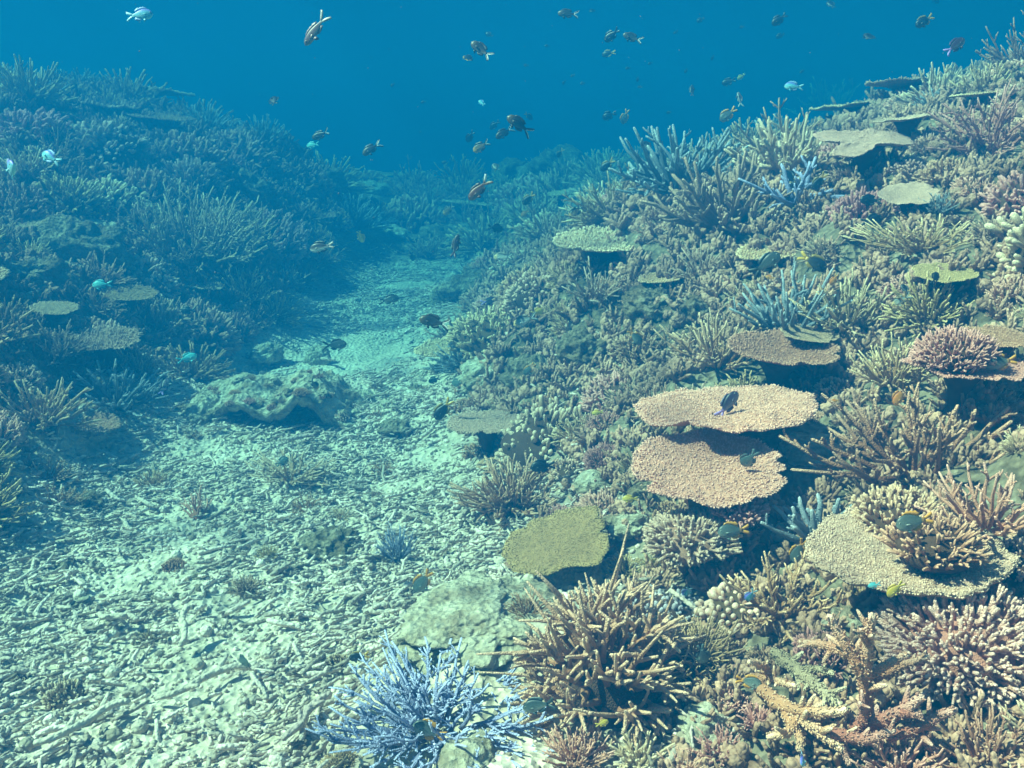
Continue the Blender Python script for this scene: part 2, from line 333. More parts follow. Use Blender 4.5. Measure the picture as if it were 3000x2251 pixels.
def knobs(seed, N=110, r=.085, flat=.6, amp=.25, hero=False):
    """cauliflower head: rounded knobs packed over a lumpy core"""
    R = np.random.RandomState(seed); mb = MB(); d = dome_pts(R, N, 105); k = 1 + amp * fbm(d[:,0] * 2.2 + seed, d[:,1] * 2.2, d[:,2] * 2.2, 2)
    top = d * k[:,None] * [1, 1, flat]; dr = nrm(d + [0, 0, .25] + R.normal(size=d.shape) * .2)
    rr = r * R.uniform(.6, 1.3, N); s = np.array([0, .5, .8, 1.0])
    P = top[:,None] + dr[:,None] * (s[None,:,None] - 1) * .3
    tubes(mb, P, rr[:,None] * np.array([.7, .95, 1.0, .68])[None], np.tile([0, .2, .7, 1.], (N, 1)), 8 if hero else 6, .55)
    lump(mb, seed, (.85, .85, .85 * flat), .12, 14, 0.0, 3.0, 0.0, 4, 1)
    return mb
def plate(seed, N=1500, bowl=.05, thick=.035, outline=.07, nub=.03, nr=.011, lobes=None, rim=1.6, tiltn=0., wave=.02, hole=0., step=None, tv=(.28, .70, 1.0)):
    """table coral: thin wavy plate whose top is paved with little upright fingers, paler round the rim"""
    R = np.random.RandomState(seed); mb = MB(); nt = 96; nr_ = 16; th = np.arange(nt) * 2 * math.pi / nt
    def outl(t):
        o = 1 + outline * 2 * fbm(np.cos(t) * 1.6 + seed, np.sin(t) * 1.6, 0.3, 3) + .02 * fbm(np.cos(t) * 11, np.sin(t) * 11, seed, 2)
        return o * (lobes(t) if lobes else 1)
    def zt(r, t): return bowl * r**2 + wave * fbm(r * np.cos(t) * 2.2 + seed, r * np.sin(t) * 2.2, 1.7, 3) * (r * .8 + .2) * 2 + (step(r, t) if step else 0)
    rr = np.linspace(.02, 1, nr_); RR, TT = np.meshgrid(rr, th, indexing='ij'); O = outl(TT)
    top = np.stack([RR * O * np.cos(TT), RR * O * np.sin(TT), zt(RR, TT)], 2)
    und = top.copy(); und[...,2] -= thick * (.55 + .45 * (1 - RR**4)) + .16 * np.exp(-(RR / .28)**2); und *= np.array([.99, .99, 1])
    i, j = np.meshgrid(np.arange(nr_ - 1), np.arange(nt), indexing='ij'); j2 = (j + 1) % nt; M = nr_ * nt
    q1 = np.stack([i * nt + j, (i + 1) * nt + j, (i + 1) * nt + j2, i * nt + j2], 2).reshape(-1, 4)
    e = np.arange(nt); e2 = (e + 1) % nt; lastr = (nr_ - 1) * nt
    q3 = np.stack([lastr + e, M + lastr + e, M + lastr + e2, lastr + e2], 1)
    c0 = np.array([[0, 0, zt(0., 0.) ]]); c1 = c0 - [0, 0, thick + .16]
    mb.add(np.concatenate([top.reshape(-1, 3), und.reshape(-1, 3), c0, c1]),
           [q1, (q1 + M)[:, ::-1], q3, np.stack([e, e2, np.full(nt, 2 * M)], 1), np.stack([M + e2, M + e, np.full(nt, 2 * M + 1)], 1)],
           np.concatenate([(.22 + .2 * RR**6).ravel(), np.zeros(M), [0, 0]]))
    k = np.arange(N) + .5; r = np.sqrt(k / N); t = k * 2.39996 + R.uniform(-.35, .35, N); r = np.clip(r + R.normal(size=N) * .012, .0, .995)
    o = outl(t); p = np.stack([r * o * np.cos(t), r * o * np.sin(t), zt(r, t) - nub * .2], 1)
    out = np.stack([np.cos(t), np.sin(t), 0 * t], 1); d = nrm(out * (r**3 * .75)[:,None] + [0, 0, 1] + R.normal(size=(N, 3)) * .22)
    L = nub * .75 * R.uniform(.6, 1.35, N) * (1 + (rim - 1) * r**6); s = np.array([0, .6, 1.])
    tubes(mb, p[:,None] + d[:,None] * (L[:,None] * s)[:,:,None], nr * R.uniform(.8, 1.25, N)[:,None] * [1.15, 1, .62], np.array(tv)[None] * (.8 + .4 * r**14)[:,None], 5)
    n2 = int(2 * math.pi / (nr * 2.6)); t = np.arange(n2) * 2 * math.pi / n2 + R.uniform(-.02, .02, n2); o = outl(t)
    p = np.stack([o * np.cos(t) * .985, o * np.sin(t) * .985, zt(np.ones(n2), t) - thick * .3], 1); out = np.stack([np.cos(t), np.sin(t), R.uniform(.0, .5, n2)], 1)
    L = nub * rim * R.uniform(.5, 1.0, n2); tubes(mb, p[:,None] + nrm(out)[:,None] * (L[:,None] * s)[:,:,None], nr * R.uniform(.8, 1.2, n2)[:,None] * [1.2, 1, .7], np.tile([.3, .75, 1.1], (n2, 1)), 5)
    return mb
def stalk(seed, h, r0=.16, r1=.4):
    R = np.random.RandomState(seed); mb = MB(); K = 7; s = np.linspace(0, 1, K); z = -s * h
    nt = 18; th = np.arange(nt) * 2 * math.pi / nt; T, S = np.meshgrid(th, s); rr = np.where(S < .55, r0 + (.52 - r0) * ((.55 - S) / .55)**2.2, r0 + (r1 - r0) * ((S - .55) / .45)**1.8) * (1 + .25 * fbm(np.cos(T) * 1.8 + seed, np.sin(T) * 1.8, S * 3, 3))
    v = np.stack([rr * np.cos(T), rr * np.sin(T), -S * h], 2).reshape(-1, 3); i, j = np.meshgrid(np.arange(K - 1), np.arange(nt), indexing='ij')
    q = np.stack([i * nt + j, i * nt + (j + 1) % nt, (i + 1) * nt + (j + 1) % nt, (i + 1) * nt + j], 2).reshape(-1, 4)[:, ::-1]
    mb.add(v, [q, np.stack([np.zeros(nt - 2), np.arange(1, nt - 1), np.arange(2, nt)], 1), np.stack([np.full(nt - 2, (K-1)*nt), np.arange(2, nt) + (K-1)*nt, np.arange(1, nt - 1) + (K-1)*nt], 1)], 0)
    return mb
def rock(seed, rad=(1, 1, .6), amp=.22, n=64, fq=1.8):
    mb = MB(); lump(mb, seed, rad, amp, n, 0.0, fq, 0.0, 6); return mb
# ------------------------------------------------------------------ colours of living and dead coral (real surface colours)
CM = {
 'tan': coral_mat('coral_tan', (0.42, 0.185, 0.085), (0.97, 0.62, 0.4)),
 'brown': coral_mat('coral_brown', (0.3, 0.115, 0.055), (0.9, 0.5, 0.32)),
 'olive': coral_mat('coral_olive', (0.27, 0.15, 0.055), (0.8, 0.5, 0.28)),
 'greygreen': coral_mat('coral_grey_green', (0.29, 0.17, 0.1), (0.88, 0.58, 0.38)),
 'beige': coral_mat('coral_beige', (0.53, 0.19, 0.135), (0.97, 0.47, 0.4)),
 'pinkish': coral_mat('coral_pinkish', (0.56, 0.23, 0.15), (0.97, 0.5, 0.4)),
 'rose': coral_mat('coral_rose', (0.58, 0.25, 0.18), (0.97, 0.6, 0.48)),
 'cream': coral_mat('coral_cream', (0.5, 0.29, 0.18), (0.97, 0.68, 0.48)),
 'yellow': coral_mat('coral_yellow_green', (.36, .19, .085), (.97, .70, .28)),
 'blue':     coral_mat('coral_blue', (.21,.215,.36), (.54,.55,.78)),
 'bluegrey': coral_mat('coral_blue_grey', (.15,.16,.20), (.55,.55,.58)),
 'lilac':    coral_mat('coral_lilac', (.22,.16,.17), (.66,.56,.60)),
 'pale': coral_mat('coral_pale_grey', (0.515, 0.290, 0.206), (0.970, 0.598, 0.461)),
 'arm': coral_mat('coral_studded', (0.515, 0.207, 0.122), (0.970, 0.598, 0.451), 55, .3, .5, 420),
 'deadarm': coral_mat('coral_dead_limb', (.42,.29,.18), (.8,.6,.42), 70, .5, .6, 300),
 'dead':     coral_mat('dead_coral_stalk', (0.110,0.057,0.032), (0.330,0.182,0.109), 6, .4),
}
def rock_mat(name, stops):
    m, nt, p, N, L = nodes(name); p.inputs['Roughness'].default_value = .9; p.inputs['Specular IOR Level'].default_value = .1
    ge = N('ShaderNodeNewGeometry'); co = ge.outputs['Position']
    n1 = N('ShaderNodeTexNoise'); n1.inputs['Scale'].default_value = 22; n1.inputs['Detail'].default_value = 8; n1.inputs['Roughness'].default_value = .7; L(co, n1.inputs['Vector'])
    rp = N('ShaderNodeValToRGB'); ramp(rp, stops); L(n1.outputs['Fac'], rp.inputs[0])
    n2 = N('ShaderNodeTexNoise'); n2.inputs['Scale'].default_value = 7; n2.inputs['Detail'].default_value = 5; L(co, n2.inputs['Vector'])
    r2 = N('ShaderNodeValToRGB'); ramp(r2, [(.52, (0,0,0)), (.62, (1,1,1))]); L(n2.outputs['Fac'], r2.inputs[0])
    mx = N('ShaderNodeMix'); mx.data_type = 'RGBA'; L(r2.outputs[0], mx.inputs[0]); L(rp.outputs[0], mx.inputs[6]); mx.inputs[7].default_value = (.26, .15, .085, 1)
    hf = N('ShaderNodeMath'); hf.operation = 'MULTIPLY'; hf.inputs[1].default_value = .6; L(r2.outputs[0], hf.inputs[0]); L(hf.outputs[0], mx.inputs[0])
    L(mx.outputs[2], p.inputs['Base Color'])
    vo = N('ShaderNodeTexVoronoi'); vo.inputs['Scale'].default_value = 70; L(co, vo.inputs['Vector'])
    ad = N('ShaderNodeMath'); ad.operation = 'MULTIPLY_ADD'; ad.inputs[1].default_value = 2.2; L(n1.outputs['Fac'], ad.inputs[0]); L(vo.outputs['Distance'], ad.inputs[2])
    bp = N('ShaderNodeBump'); bp.inputs['Strength'].default_value = .9; bp.inputs['Distance'].default_value = .02; L(ad.outputs[0], bp.inputs['Height']); L(bp.outputs[0], p.inputs['Normal'])
    return m
ROCK = rock_mat('rock_pale', [(.32, (.20,.145,.09)), (.44, (.52,.41,.29)), (.60, (.82,.69,.53))])
ROCKG = rock_mat('rock_grey', [(.34, (.10,.065,.035)), (.50, (.28,.20,.13)), (.66, (.58,.45,.32))])
RUB = coral_mat('coral_rubble', (.24,.165,.125), (.82,.61,.53), 9, .28, .4, 120, True)
DEB = coral_mat('reef_turf', (.13,.055,.028), (.66,.38,.25), 5, .4, .4, 120, True)

# ------------------------------------------------------------------ rubble and turf: masses nobody could count
def rubble():
    R = np.random.RandomState(11); mb = MB()
    N = 46000; x = R.uniform(-2.0, .35, N); y = .9 + 6.6 * R.rand(N)**1.35; b = base_h(x, y)
    keep = (R.rand(N) > sstep(.05, .22, b) * .9) & (np.exp(-(((x + .78) / .46)**2 + ((y - 4.75) / .65)**2)**2) < R.rand(N) * .95 + .01)
    keep &= fbm(x * 3.1, y * 3.1, 9.1, 3) > -.16 + R.normal(size=N) * .14
    keep &= ((x + .03) / .24)**2 + ((y - 1.58) / .36)**2 > R.uniform(.8, 1.5, N)
    x, y = x[keep], y[keep]; N = len(x)
    big = R.rand(N) < .15; L = np.where(big, R.uniform(.04, .095, N), R.uniform(.010, .036, N)); r = np.where(big, R.uniform(.0035, .0075, N), R.uniform(.0022, .0055, N))
    az = R.uniform(0, 6.283, N) ; az = np.where(R.rand(N) < .45, R.normal(.55, .35, N), az); el = R.normal(0.05, .22, N)
    d = np.stack([np.cos(az) * np.cos(el), np.sin(az) * np.cos(el), np.sin(el)], 1); c = np.stack([x, y, height(x, y) + R.rand(N)**2 * .022 - r * .1], 1)
    K = 4; s = np.linspace(-.5, .5, K)[None,:,None]; bend = R.normal(size=(N, 3)) * .35 * [1, 1, .3]
    P = c[:,None] + L[:,None,None] * (d[:,None] * s + bend[:,None] * (s**2 - .1)) + R.normal(size=(N, K, 3)) * L[:,None,None] * .025
    rr = r[:,None] * (1 - .35 * np.abs(np.linspace(-.6, 1, K)))[None] * R.uniform(.8, 1.2, (N, K)); tone = np.clip(R.normal(.58, .30, N), 0, 1)[:,None]
    tubes(mb, P, rr, np.tile(tone, (1, K)), 5, .6)
    sel = np.where(R.rand(N) < .25)[0]; M = len(sel); f = R.randint(1, 3, M); o = P[sel, f]; a, bb = frame(d[sel]); q = R.uniform(-.3, 3.4, M)[:,None]
    d2 = nrm(d[sel] * .7 + (a * np.cos(q) + bb * np.sin(q)) * .8); l2 = L[sel] * R.uniform(.2, .5, M)
    tubes(mb, o[:,None] + d2[:,None] * l2[:,None,None] * np.linspace(0, 1, 3)[None,:,None], (r[sel] * .8)[:,None] * [1, .9, .6], np.tile(tone[sel], (1, 3)), 5)
    tag(link('coral_rubble', mb.mesh('coral_rubble', RUB)), kind='stuff')
    # crumbs between the sticks
    N = 26000; x = R.uniform(-1.9, .3, N); y = .9 + 5 * R.rand(N)**1.35; k = (R.rand(N) > sstep(.05, .22, base_h(x, y)) * .8) & (np.exp(-(((x + .78) / .46)**2 + ((y - 4.75) / .65)**2)**2) < R.rand(N) * .95 + .01) & (((x + .03) / .24)**2 + ((y - 1.58) / .36)**2 > R.uniform(.3, 1.5, N)); x, y = x[k], y[k]; N = len(x)
    r = R.uniform(.0025, .0075, N) * (1 + 1.6 * (R.rand(N) < .04)); c = np.stack([x, y, height(x, y) + r * .2], 1); d = nrm(R.normal(size=(N, 3)) * [1, 1, .4]); s3 = np.array([-.7, 0, .7])
    mb2 = MB(); tubes(mb2, c[:,None] + d[:,None] * (r[:,None] * s3)[:,:,None], r[:,None] * [.7, 1, .6], np.tile(np.clip(R.normal(.6, .3, N), 0, 1)[:,None], (1, 3)), 5, .4)
    tag(link('coral_crumbs', mb2.mesh('coral_crumbs', RUB)), kind='stuff')
def turf():
    R = np.random.RandomState(23); mb = MB()
    N = 17000; x = np.concatenate([R.uniform(-.25, 2.6, N), R.uniform(-5.2, -1.3, N)]); y = np.concatenate([.8 + 5.4 * R.rand(N)**1.3, 1.4 + 6.6 * R.rand(N)**1.2])
    b = base_h(x, y); k = (R.rand(2 * N) < sstep(.05, .2, b)) & (fbm(x * 3, y * 3, 4.4, 3) > -.25)
    k &= ~((np.abs(x + .03) < .26) & (np.abs(y - 1.55) < .45))
    x, y = x[k], y[k]; N = len(x); S = R.uniform(.016, .05, N) * (1 + .25 * np.maximum(y - 2, 0))
    F = 7; idx = np.repeat(np.arange(N), F); c = np.stack([x, y, height(x, y) - .008], 1)[idx]
    az = R.uniform(0, 6.283, N * F); ph = R.uniform(.1, 1.15, N * F); d = np.stack([np.sin(ph) * np.cos(az), np.sin(ph) * np.sin(az), np.cos(ph)], 1)
    kind = (R.rand(N) < .45)[idx]; L = S[idx] * R.uniform(.6, 1.2, N * F) * np.where(kind, .7, 1.1); r = S[idx] * np.where(kind, .26, .11); s = np.array([0, .55, 1.])
    P = c[:,None] + d[:,None] * (L[:,None] * s)[:,:,None] + R.normal(size=(N * F, 3, 3)) * L[:,None,None] * .07
    tone = (R.uniform(-.25, .25, N) - .3 * (x < -1))[idx][:,None]  # tufts on the left slope coloured darker, standing in for the shade there
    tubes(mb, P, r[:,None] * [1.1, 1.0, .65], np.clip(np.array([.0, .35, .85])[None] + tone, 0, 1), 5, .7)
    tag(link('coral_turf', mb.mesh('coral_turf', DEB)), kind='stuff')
rubble(); turf()
# ------------------------------------------------------------------ colonies one by one
HERO = []      # (px, py, half-width, half-height, short name, landmark?) in the photo, for spacing and for the labels of the fillers
def set_on(o, p, size, yaw=0, tilt=None, k=.5, sq=(1, 1, 1)):
    n = ground_normal(p[0], p[1]) if tilt is None else Vector(tilt)
    n = (Vector((0, 0, 1)).lerp(n, k)).normalized()
    q = n.to_track_quat('Z', 'Y').to_matrix() @ Matrix.Rotation(yaw, 3, 'Z')
    o.matrix_world = Matrix.Translation(Vector(p)) @ q.to_4x4() @ Matrix.Diagonal((size * sq[0], size * sq[1], size * sq[2], 1))
def colony(name, mb, mat, px, py, wpx, label, short=None, cat='coral', yaw=0, tilt=None, k=.5, sq=(1, 1, 1), sink=.0, hpx=None, base=None, group=None, lift=0.0):
    """px, py: where its foot meets the seabed; wpx: width in the photo"""
    p, d = hit(px, py, lift); size = wpx * .5 * PX * d * (1.2 if 'staghorn' in name else 1.05); p = p - np.array([0, 0, sink * size])
    if base:
        o = link(name, None); o.empty_display_size = .02; set_on(o, p, size, yaw, tilt, k, sq)
        link('branches', mb.mesh('branches', [CM[mat], CM['dead']]), o); b = MB(); lump(b, base, (.5, .5, .30), .25, 18, 0, 2.5, -.05); link('base', b.mesh('base', CM['dead']), o)
    else:
        o = link(name, mb.mesh(name, [CM[mat], CM['dead']] if isinstance(mat, str) else mat)); set_on(o, p, size, yaw, tilt, k, sq)
    tag(o, label, cat, group); h = hpx or wpx * .6
    HERO.append((px, py - h * .35, wpx * .5, h * .5, short, d)); return o
NOTCH = lambda seed: (lambda t: 1 - sum(d * np.exp(-((np.angle(np.exp(1j * (t - a)))) / w)**2) for a, w, d in [(np.random.RandomState(seed).uniform(0, 6.28, 6)[i], np.random.RandomState(seed + 1).uniform(.05, .16, 6)[i], np.random.RandomState(seed + 2).uniform(.04, .16, 6)[i]) for i in range(6)]))
def table(mat, px, py, wpx, lift, label, short, tilt=(0, 0, 1), yaw=0, st=True, seed=1, sq=(1, 1, 1), **kw):
    """px, py: middle of the plate; lift: height of the plate over the seabed below it"""
    p, d = hit(px, py, lift); size = wpx * .5 * PX * d
    o = link('table_coral', None); o.empty_display_size = .02; set_on(o, p, size, R_(yaw), tilt, 1.0, sq)
    kw.setdefault('lobes', NOTCH(seed)); link('plate', plate(seed, **kw).mesh('plate', CM[mat]), o)
    if st:
        h = (lift + .06) / size; s = link('stalk', stalk(seed, h).mesh('stalk', CM['dead']), o); s.location = (0, .1, -.02)
    tag(o, label, 'coral'); HERO.append((px, py, wpx * .5, wpx * .16, short, d)); return o
def boulder(mat, px, py, wpx, label, short, seed, rad=(1, 1, .6), amp=.2, lift=0, k=.5, yaw=0, name='reef_rock', fq=1.8):
    p, d = hit(px, py); size = wpx * .5 * PX * d; o = link(name, rock(seed, rad, amp, 64 if wpx < 300 else 110, fq).mesh(name, mat)); set_on(o, p + np.array([0, 0, lift * size]), size, yaw, None, k)
    tag(o, label, 'rock'); HERO.append((px, py, wpx * .5, wpx * .3, short, d)); return o

# --- plates
FORK = lambda t: np.interp(np.degrees(t) % 360, [0, 30, 60, 90, 120, 150, 180, 200, 225, 245, 262, 280, 295, 315, 340, 360], [1.0, .85, .62, .5, .5, .66, 1.0, .78, .42, .62, 1.22, 1.2, .7, .45, .72, 1.0])
two = lambda r, t: -.10 * sstep(.55, .95, r) * sstep(.35, .9, np.cos(t - 3.5))
table('beige', 2115, 1190, 530, .17, 'large round beige plate coral with a dark purple fish over it', 'big round beige plate', (-.05,.0,1), 0, True, 3, N=4300, nub=.017, nr=.0082, bowl=.02, wave=.045, outline=.07, step=two)
table('pinkish', 2075, 1382, 440, .13, 'pinkish brown plate coral with fringed rim just below the big beige plate', 'pinkish brown plate', (-.05,-.20,1), 40, True, 5, N=2300, nub=.030, nr=.0115, bowl=.12, wave=.04, outline=.08)
table('cream', 1418, 1236, 212, .12, 'small pale plate coral held up on one dark stalk beside the rubble', 'small plate on a stalk', (-.03,-.02,1), 10, True, 8, N=620, nub=.035, nr=.02, bowl=.02, wave=.02, outline=.06)
table('yellow', 1640, 1590, 310, .10, 'olive green plate coral with bright yellow green rim, tilted to the left', 'olive yellow-rimmed plate', (-.22,-.22,1), 0, True, 9, N=2600, nub=.018, nr=.0095, bowl=.04, wave=.05, outline=.13, rim=2.2, tv=(.05, .30, .75))
table('brown', 2290, 1048, 305, .10, 'brown bowl-shaped plate coral with pale fringe behind the big beige plate', 'brown fringed bowl plate', (.02,-.12,1), 0, True, 12, N=1300, nub=.045, nr=.014, bowl=.22, wave=.03, outline=.06)
table('greygreen', 2372, 980, 170, .08, 'small thin plate coral just above the brown bowl plate', 'small thin plate', (.04,-.10,1), 0, True, 13, N=620, nub=.03, nr=.017, bowl=.04, wave=.02)
table('cream', 2655, 1628, 560, .11, 'large pale plate coral with thick rounded rim and corals growing in its hollow', 'large thick-rimmed pale plate', (-.10,-.02,1), 0, True, 15, N=4200, nub=.022, nr=.0085, bowl=.10, thick=.10, wave=.04, outline=.07)
table('pale', 2530, 415, 300, .12, 'large grey plate coral with a forked outline on the upper slope', 'forked grey plate', (-.12,-.26,1), -12, True, 17, N=900, nub=.012, nr=.011, bowl=.06, wave=.05, outline=.07, lobes=FORK)
table('pale', 2660, 572, 165, .07, 'small pale tilted plate coral below the forked grey plate', 'small pale tilted plate', (-.15,-.30,1), 10, True, 19, N=620, nub=.016, nr=.016, bowl=.08, wave=.05, outline=.08)
table('greygreen', 2505, 312, 250, .06, 'long flat plate coral seen edge-on at the crest of the slope', 'edge-on crest plate', (-.08,.02,1), 0, True, 21, N=620, nub=.03, nr=.017, wave=.04)
table('pale', 2650, 350, 165, .10, 'narrow grey plate coral under the edge-on crest plate', None, (-.12,-.02,1), 0, True, 22, N=500, nub=.03, nr=.017, wave=.04)
table('cream', 1768, 722, 290, .06, 'fuzzy cream plate coral with upright fingers at the far edge of the right slope', 'fuzzy cream plate', (-.03,-.12,1), 0, True, 24, N=850, nub=.075, nr=.019, bowl=.16, wave=.03, rim=1.1)
table('olive', 2765, 802, 175, .06, 'greenish round plate coral with dark shadow under it on the right slope', 'greenish round plate', (-.05,-.16,1), 0, True, 26, N=700, nub=.03, nr=.018, bowl=.05, wave=.04)
table('pinkish', 2830, 1068, 350, .09, 'wide thin plate coral at the right edge with a finger coral heaped on it', 'wide right-edge plate', (.0,-.03,1), 0, True, 28, N=1100, nub=.026, nr=.014, bowl=.02, wave=.05)
table('brown', 2935, 990, 200, .12, 'thick brown plate coral cut off by the right edge above the wide thin plate', None, (.0,-.1,1), 0, True, 29, N=900, nub=.04, nr=.018, bowl=.05, wave=.04)
table('greygreen', 305, 1000, 200, .10, 'pale bushy-topped plate coral low on the left slope', 'pale left plate', (.05,-.12,1), 0, True, 31, N=480, nub=.11, nr=.022, bowl=.10, rim=1.2)
table('greygreen', 160, 905, 130, .10, 'flat grey-green plate coral at the left above the pale bushy-topped one', None, (.1,-.10,1), 0, True, 32, N=480, nub=.05, nr=.022, bowl=.05)
table('olive', 380, 860, 150, .10, 'dim flat plate coral halfway up the left slope', None, (.1,-.10,1), 0, True, 33, N=380, nub=.05, nr=.022, bowl=.03)
table('olive', 470, 345, 190, .12, 'hazy broad plate coral on the crest of the left reef', None, (.1,-.05,1), 0, True, 34, N=320, nub=.05, nr=.022, bowl=.03)

# --- near foreground, right half
colony('staghorn_coral', bushy(101, 200, 1.0, .033, .58, 1.0, 128, 3, 6, .3, .16, .14), 'tan', 1775, 2010, 470, 'large tan staghorn coral of long pointed fingers in the foreground', 'large tan staghorn', k=.8, tilt=(-.45,-.6,1), hpx=520, base=3, lift=.02, sq=(1, 1, 1.08))
colony('staghorn_coral', staghorn(102, 120, .85, .026, 80, .3, 5, 2, .5, 0, None, 180, .75, .34, 5, .45), 'blue', 1280, 2140, 500, 'blue staghorn coral thicket at the bottom beside the pale rubble', 'blue staghorn', k=.3, hpx=330, sq=(1.1, .85, .5))
colony('bushy_coral', bushy(103, 300, 1.0, .024, .6, 1.0, 125, 2, 5, .5, .12, .14), 'olive', 2040, 1965, 270, 'round bush of thin olive fingers right of the large tan staghorn', 'olive finger bush', k=.6, tilt=(-.1,-.5,1), hpx=220, base=5, lift=.03)


def arms(seed, mat, lab, short, strokes, ctr, half, base=None):
    """thick studded arms: each stroke runs through points (photo x, photo y, height over the seabed) with a radius in metres"""
    R = np.random.RandomState(seed); mb = MB(); K = 24; o0, d0 = hit(*ctr)
    for r, pts in strokes:
        w3 = np.array([hit(x, y, l)[0] for x, y, l in pts]) - o0; k = len(w3); u = np.linspace(0, k - 1, K)
        c = np.stack([np.interp(u, np.arange(k), w3[:, a]) for a in range(3)], 1); [c.__setitem__(slice(1, -1), (c[:-2] + c[1:-1] * 2 + c[2:]) / 4) for _ in range(6)]
        c[1:] += R.normal(size=(K - 1, 3)) * r * .05; s = np.linspace(0, 1, K); rr = r * (1.05 - .5 * s**1.6) * (1 + .03 * R.normal(size=K))
        tubes(mb, c[None], rr[None], (s**2.5 * .9)[None], 12, .8)
        nb = max(2, int(np.linalg.norm(np.diff(c, axis=0), axis=1).sum() / (r * 4))); f = R.randint(5, K - 2, nb); d = nrm(c[f] - c[f - 1]); a, b = frame(d); q = R.uniform(0, 6.283, nb)[:, None]
        d2 = nrm(d * .7 + a * np.cos(q) + b * np.sin(q) + [0, 0, .3]); l2 = r * R.uniform(2.0, 4.5, nb)
        tubes(mb, c[f][:, None] + d2[:, None] * (l2[:, None] * np.array([0, .4, .75, 1.]))[:, :, None], rr[f][:, None] * [.75, .6, .45, .25], np.tile([0, .2, .5, .9], (nb, 1)), 8)
        L = np.linalg.norm(np.diff(c, axis=0), axis=1).sum(); m = int(L * r / (r * .5)**2 * 2.2); f = R.uniform(.2, K - 1.05, m); i0 = f.astype(int); fr = (f - i0)[:, None]
        q0 = c[i0] * (1 - fr) + c[i0 + 1] * fr; d = nrm(c[i0 + 1] - c[i0]); a, b = frame(d); q = R.uniform(0, 6.283, m)[:, None]; o = a * np.cos(q) + b * np.sin(q); r1 = (rr[i0] * (1 - fr[:, 0]) + rr[i0 + 1] * fr[:, 0])[:, None]
        bp = np.stack([q0 + o * r1 * .85, q0 + o * (r1 + r * .16) + d * r * .12, q0 + o * (r1 + r * .24) + d * r * .28], 1); tubes(mb, bp, np.full((m, 1), r) * [.17, .15, .08], np.tile([.1, .3, .6], (m, 1)), 5)
    o = link('staghorn_coral', mb.mesh('staghorn_coral', CM['deadarm' if mat == 'pale' else 'arm'])); o.location = o0; tag(o, lab, 'coral'); HERO.append((*[(ctr[0]), ctr[1]], half[0], half[1], short, d0)); return o
arms(1041, 'beige', 'thick upright knobbly staghorn with two raised horns in front of the rose cushion', 'upright knobbly horns', [
 (0.0096, [(2545,2110,.0),(2532,1990,.08),(2540,1900,.13),(2556,1800,.19)]), (0.0086, [(2536,1990,.08),(2495,1915,.12),(2460,1860,.15),(2428,1805,.18)]), (0.0067, [(2490,1915,.11),(2420,1890,.11),(2345,1882,.11)]),
 (0.0067, [(2540,1985,.08),(2600,1945,.11),(2665,1915,.12)]), (0.0062, [(2560,1990,.07),(2640,1950,.09),(2720,1925,.10)]), (0.0048, [(2545,1890,.14),(2525,1860,.17),(2522,1845,.18)])], (2540, 2090), (150, 170))
arms(1042, 'beige', 'fallen cream staghorn arms lying along the bottom right of the reef', 'fallen cream staghorn', [
 (0.0096, [(2500,2130,.05),(2590,2110,.07),(2650,2080,.09),(2702,2042,.12)]), (0.0077, [(2600,2160,.05),(2690,2130,.07),(2750,2100,.08),(2802,2078,.09)]), (0.0082, [(2665,2125,.06),(2700,2160,.05),(2742,2208,.03)]),
 (0.0077, [(2440,2150,.06),(2540,2170,.07),(2620,2140,.08)]), (0.0062, [(2530,2120,.07),(2530,2080,.10),(2520,2060,.13)]), (0.0058, [(2470,2140,.06),(2465,2190,.05),(2490,2240,.04)]), (0.0058, [(2640,2090,.09),(2700,2095,.10)])], (2590, 2150), (220, 110))
arms(1043, 'pinkish', 'reclining pinkish staghorn arms between the olive finger bush and the fallen cream staghorn', None, [
 (0.0101, [(2215,2005,.04),(2290,2065,.06),(2370,2120,.06),(2470,2195,.05)]), (0.0077, [(2260,2060,.05),(2330,2080,.07),(2420,2090,.08),(2480,2080,.09)]), (0.0072, [(2330,2110,.06),(2310,2150,.07),(2250,2160,.07)]),
 (0.0062, [(2300,2090,.06),(2350,2170,.06),(2340,2200,.06)]), (0.0067, [(2200,1985,.04),(2260,1990,.07),(2330,2010,.08)]), (0.0058, [(2260,1990,.07),(2240,1950,.10),(2195,1940,.12)])], (2330, 2120), (150, 100))
arms(1044, 'pale', 'straight grey dead staghorn limb slanting down beside the upright knobbly horns', None, [
 (0.0096, [(2270,1915,.04),(2340,1965,.05),(2410,2025,.05),(2480,2085,.04)]), (0.0058, [(2340,1965,.05),(2400,1960,.06),(2440,1975,.05)])], (2380, 2010), (120, 60))
colony('cushion_coral', bushy(106, 520, .6, .030, .30, .9, 100, 2, 4, .65, .2, .12, 0), 'rose', 2830, 1895, 470, 'big rose pink cushion coral of stubby fingers near the bottom right corner', 'rose cushion', k=.5, tilt=(-.25,-.4,1), hpx=320, base=6, lift=.03)
colony('staghorn_coral', staghorn(107, 24, .95, .034, 85, .1, 6, 0, .22, 12, None, 180, .2, .3, 6, .45), 'brown', 2290, 1810, 340, 'spidery brown staghorn coral with white tips under the large pale plate', 'spidery brown staghorn', k=.3, tilt=(.1,-.4,1), hpx=260)
colony('staghorn_coral', staghorn(108, 8, .9, .075, 60, .15, 1, 0, .2, 40, None, 180, .2, .4, 8, .45), 'beige', 2085, 1740, 170, 'pair of pale studded horns rising behind the pink knobbed coral', None, k=.3, hpx=150)
colony('knobbed_coral', knobs(109, 150, .085, .55, .3, True), 'rose', 2160, 1795, 210, 'pink and lilac knobbed coral of rounded lumps', 'pink knobbed coral', k=.5, tilt=(-.2,-.5,1), hpx=170)
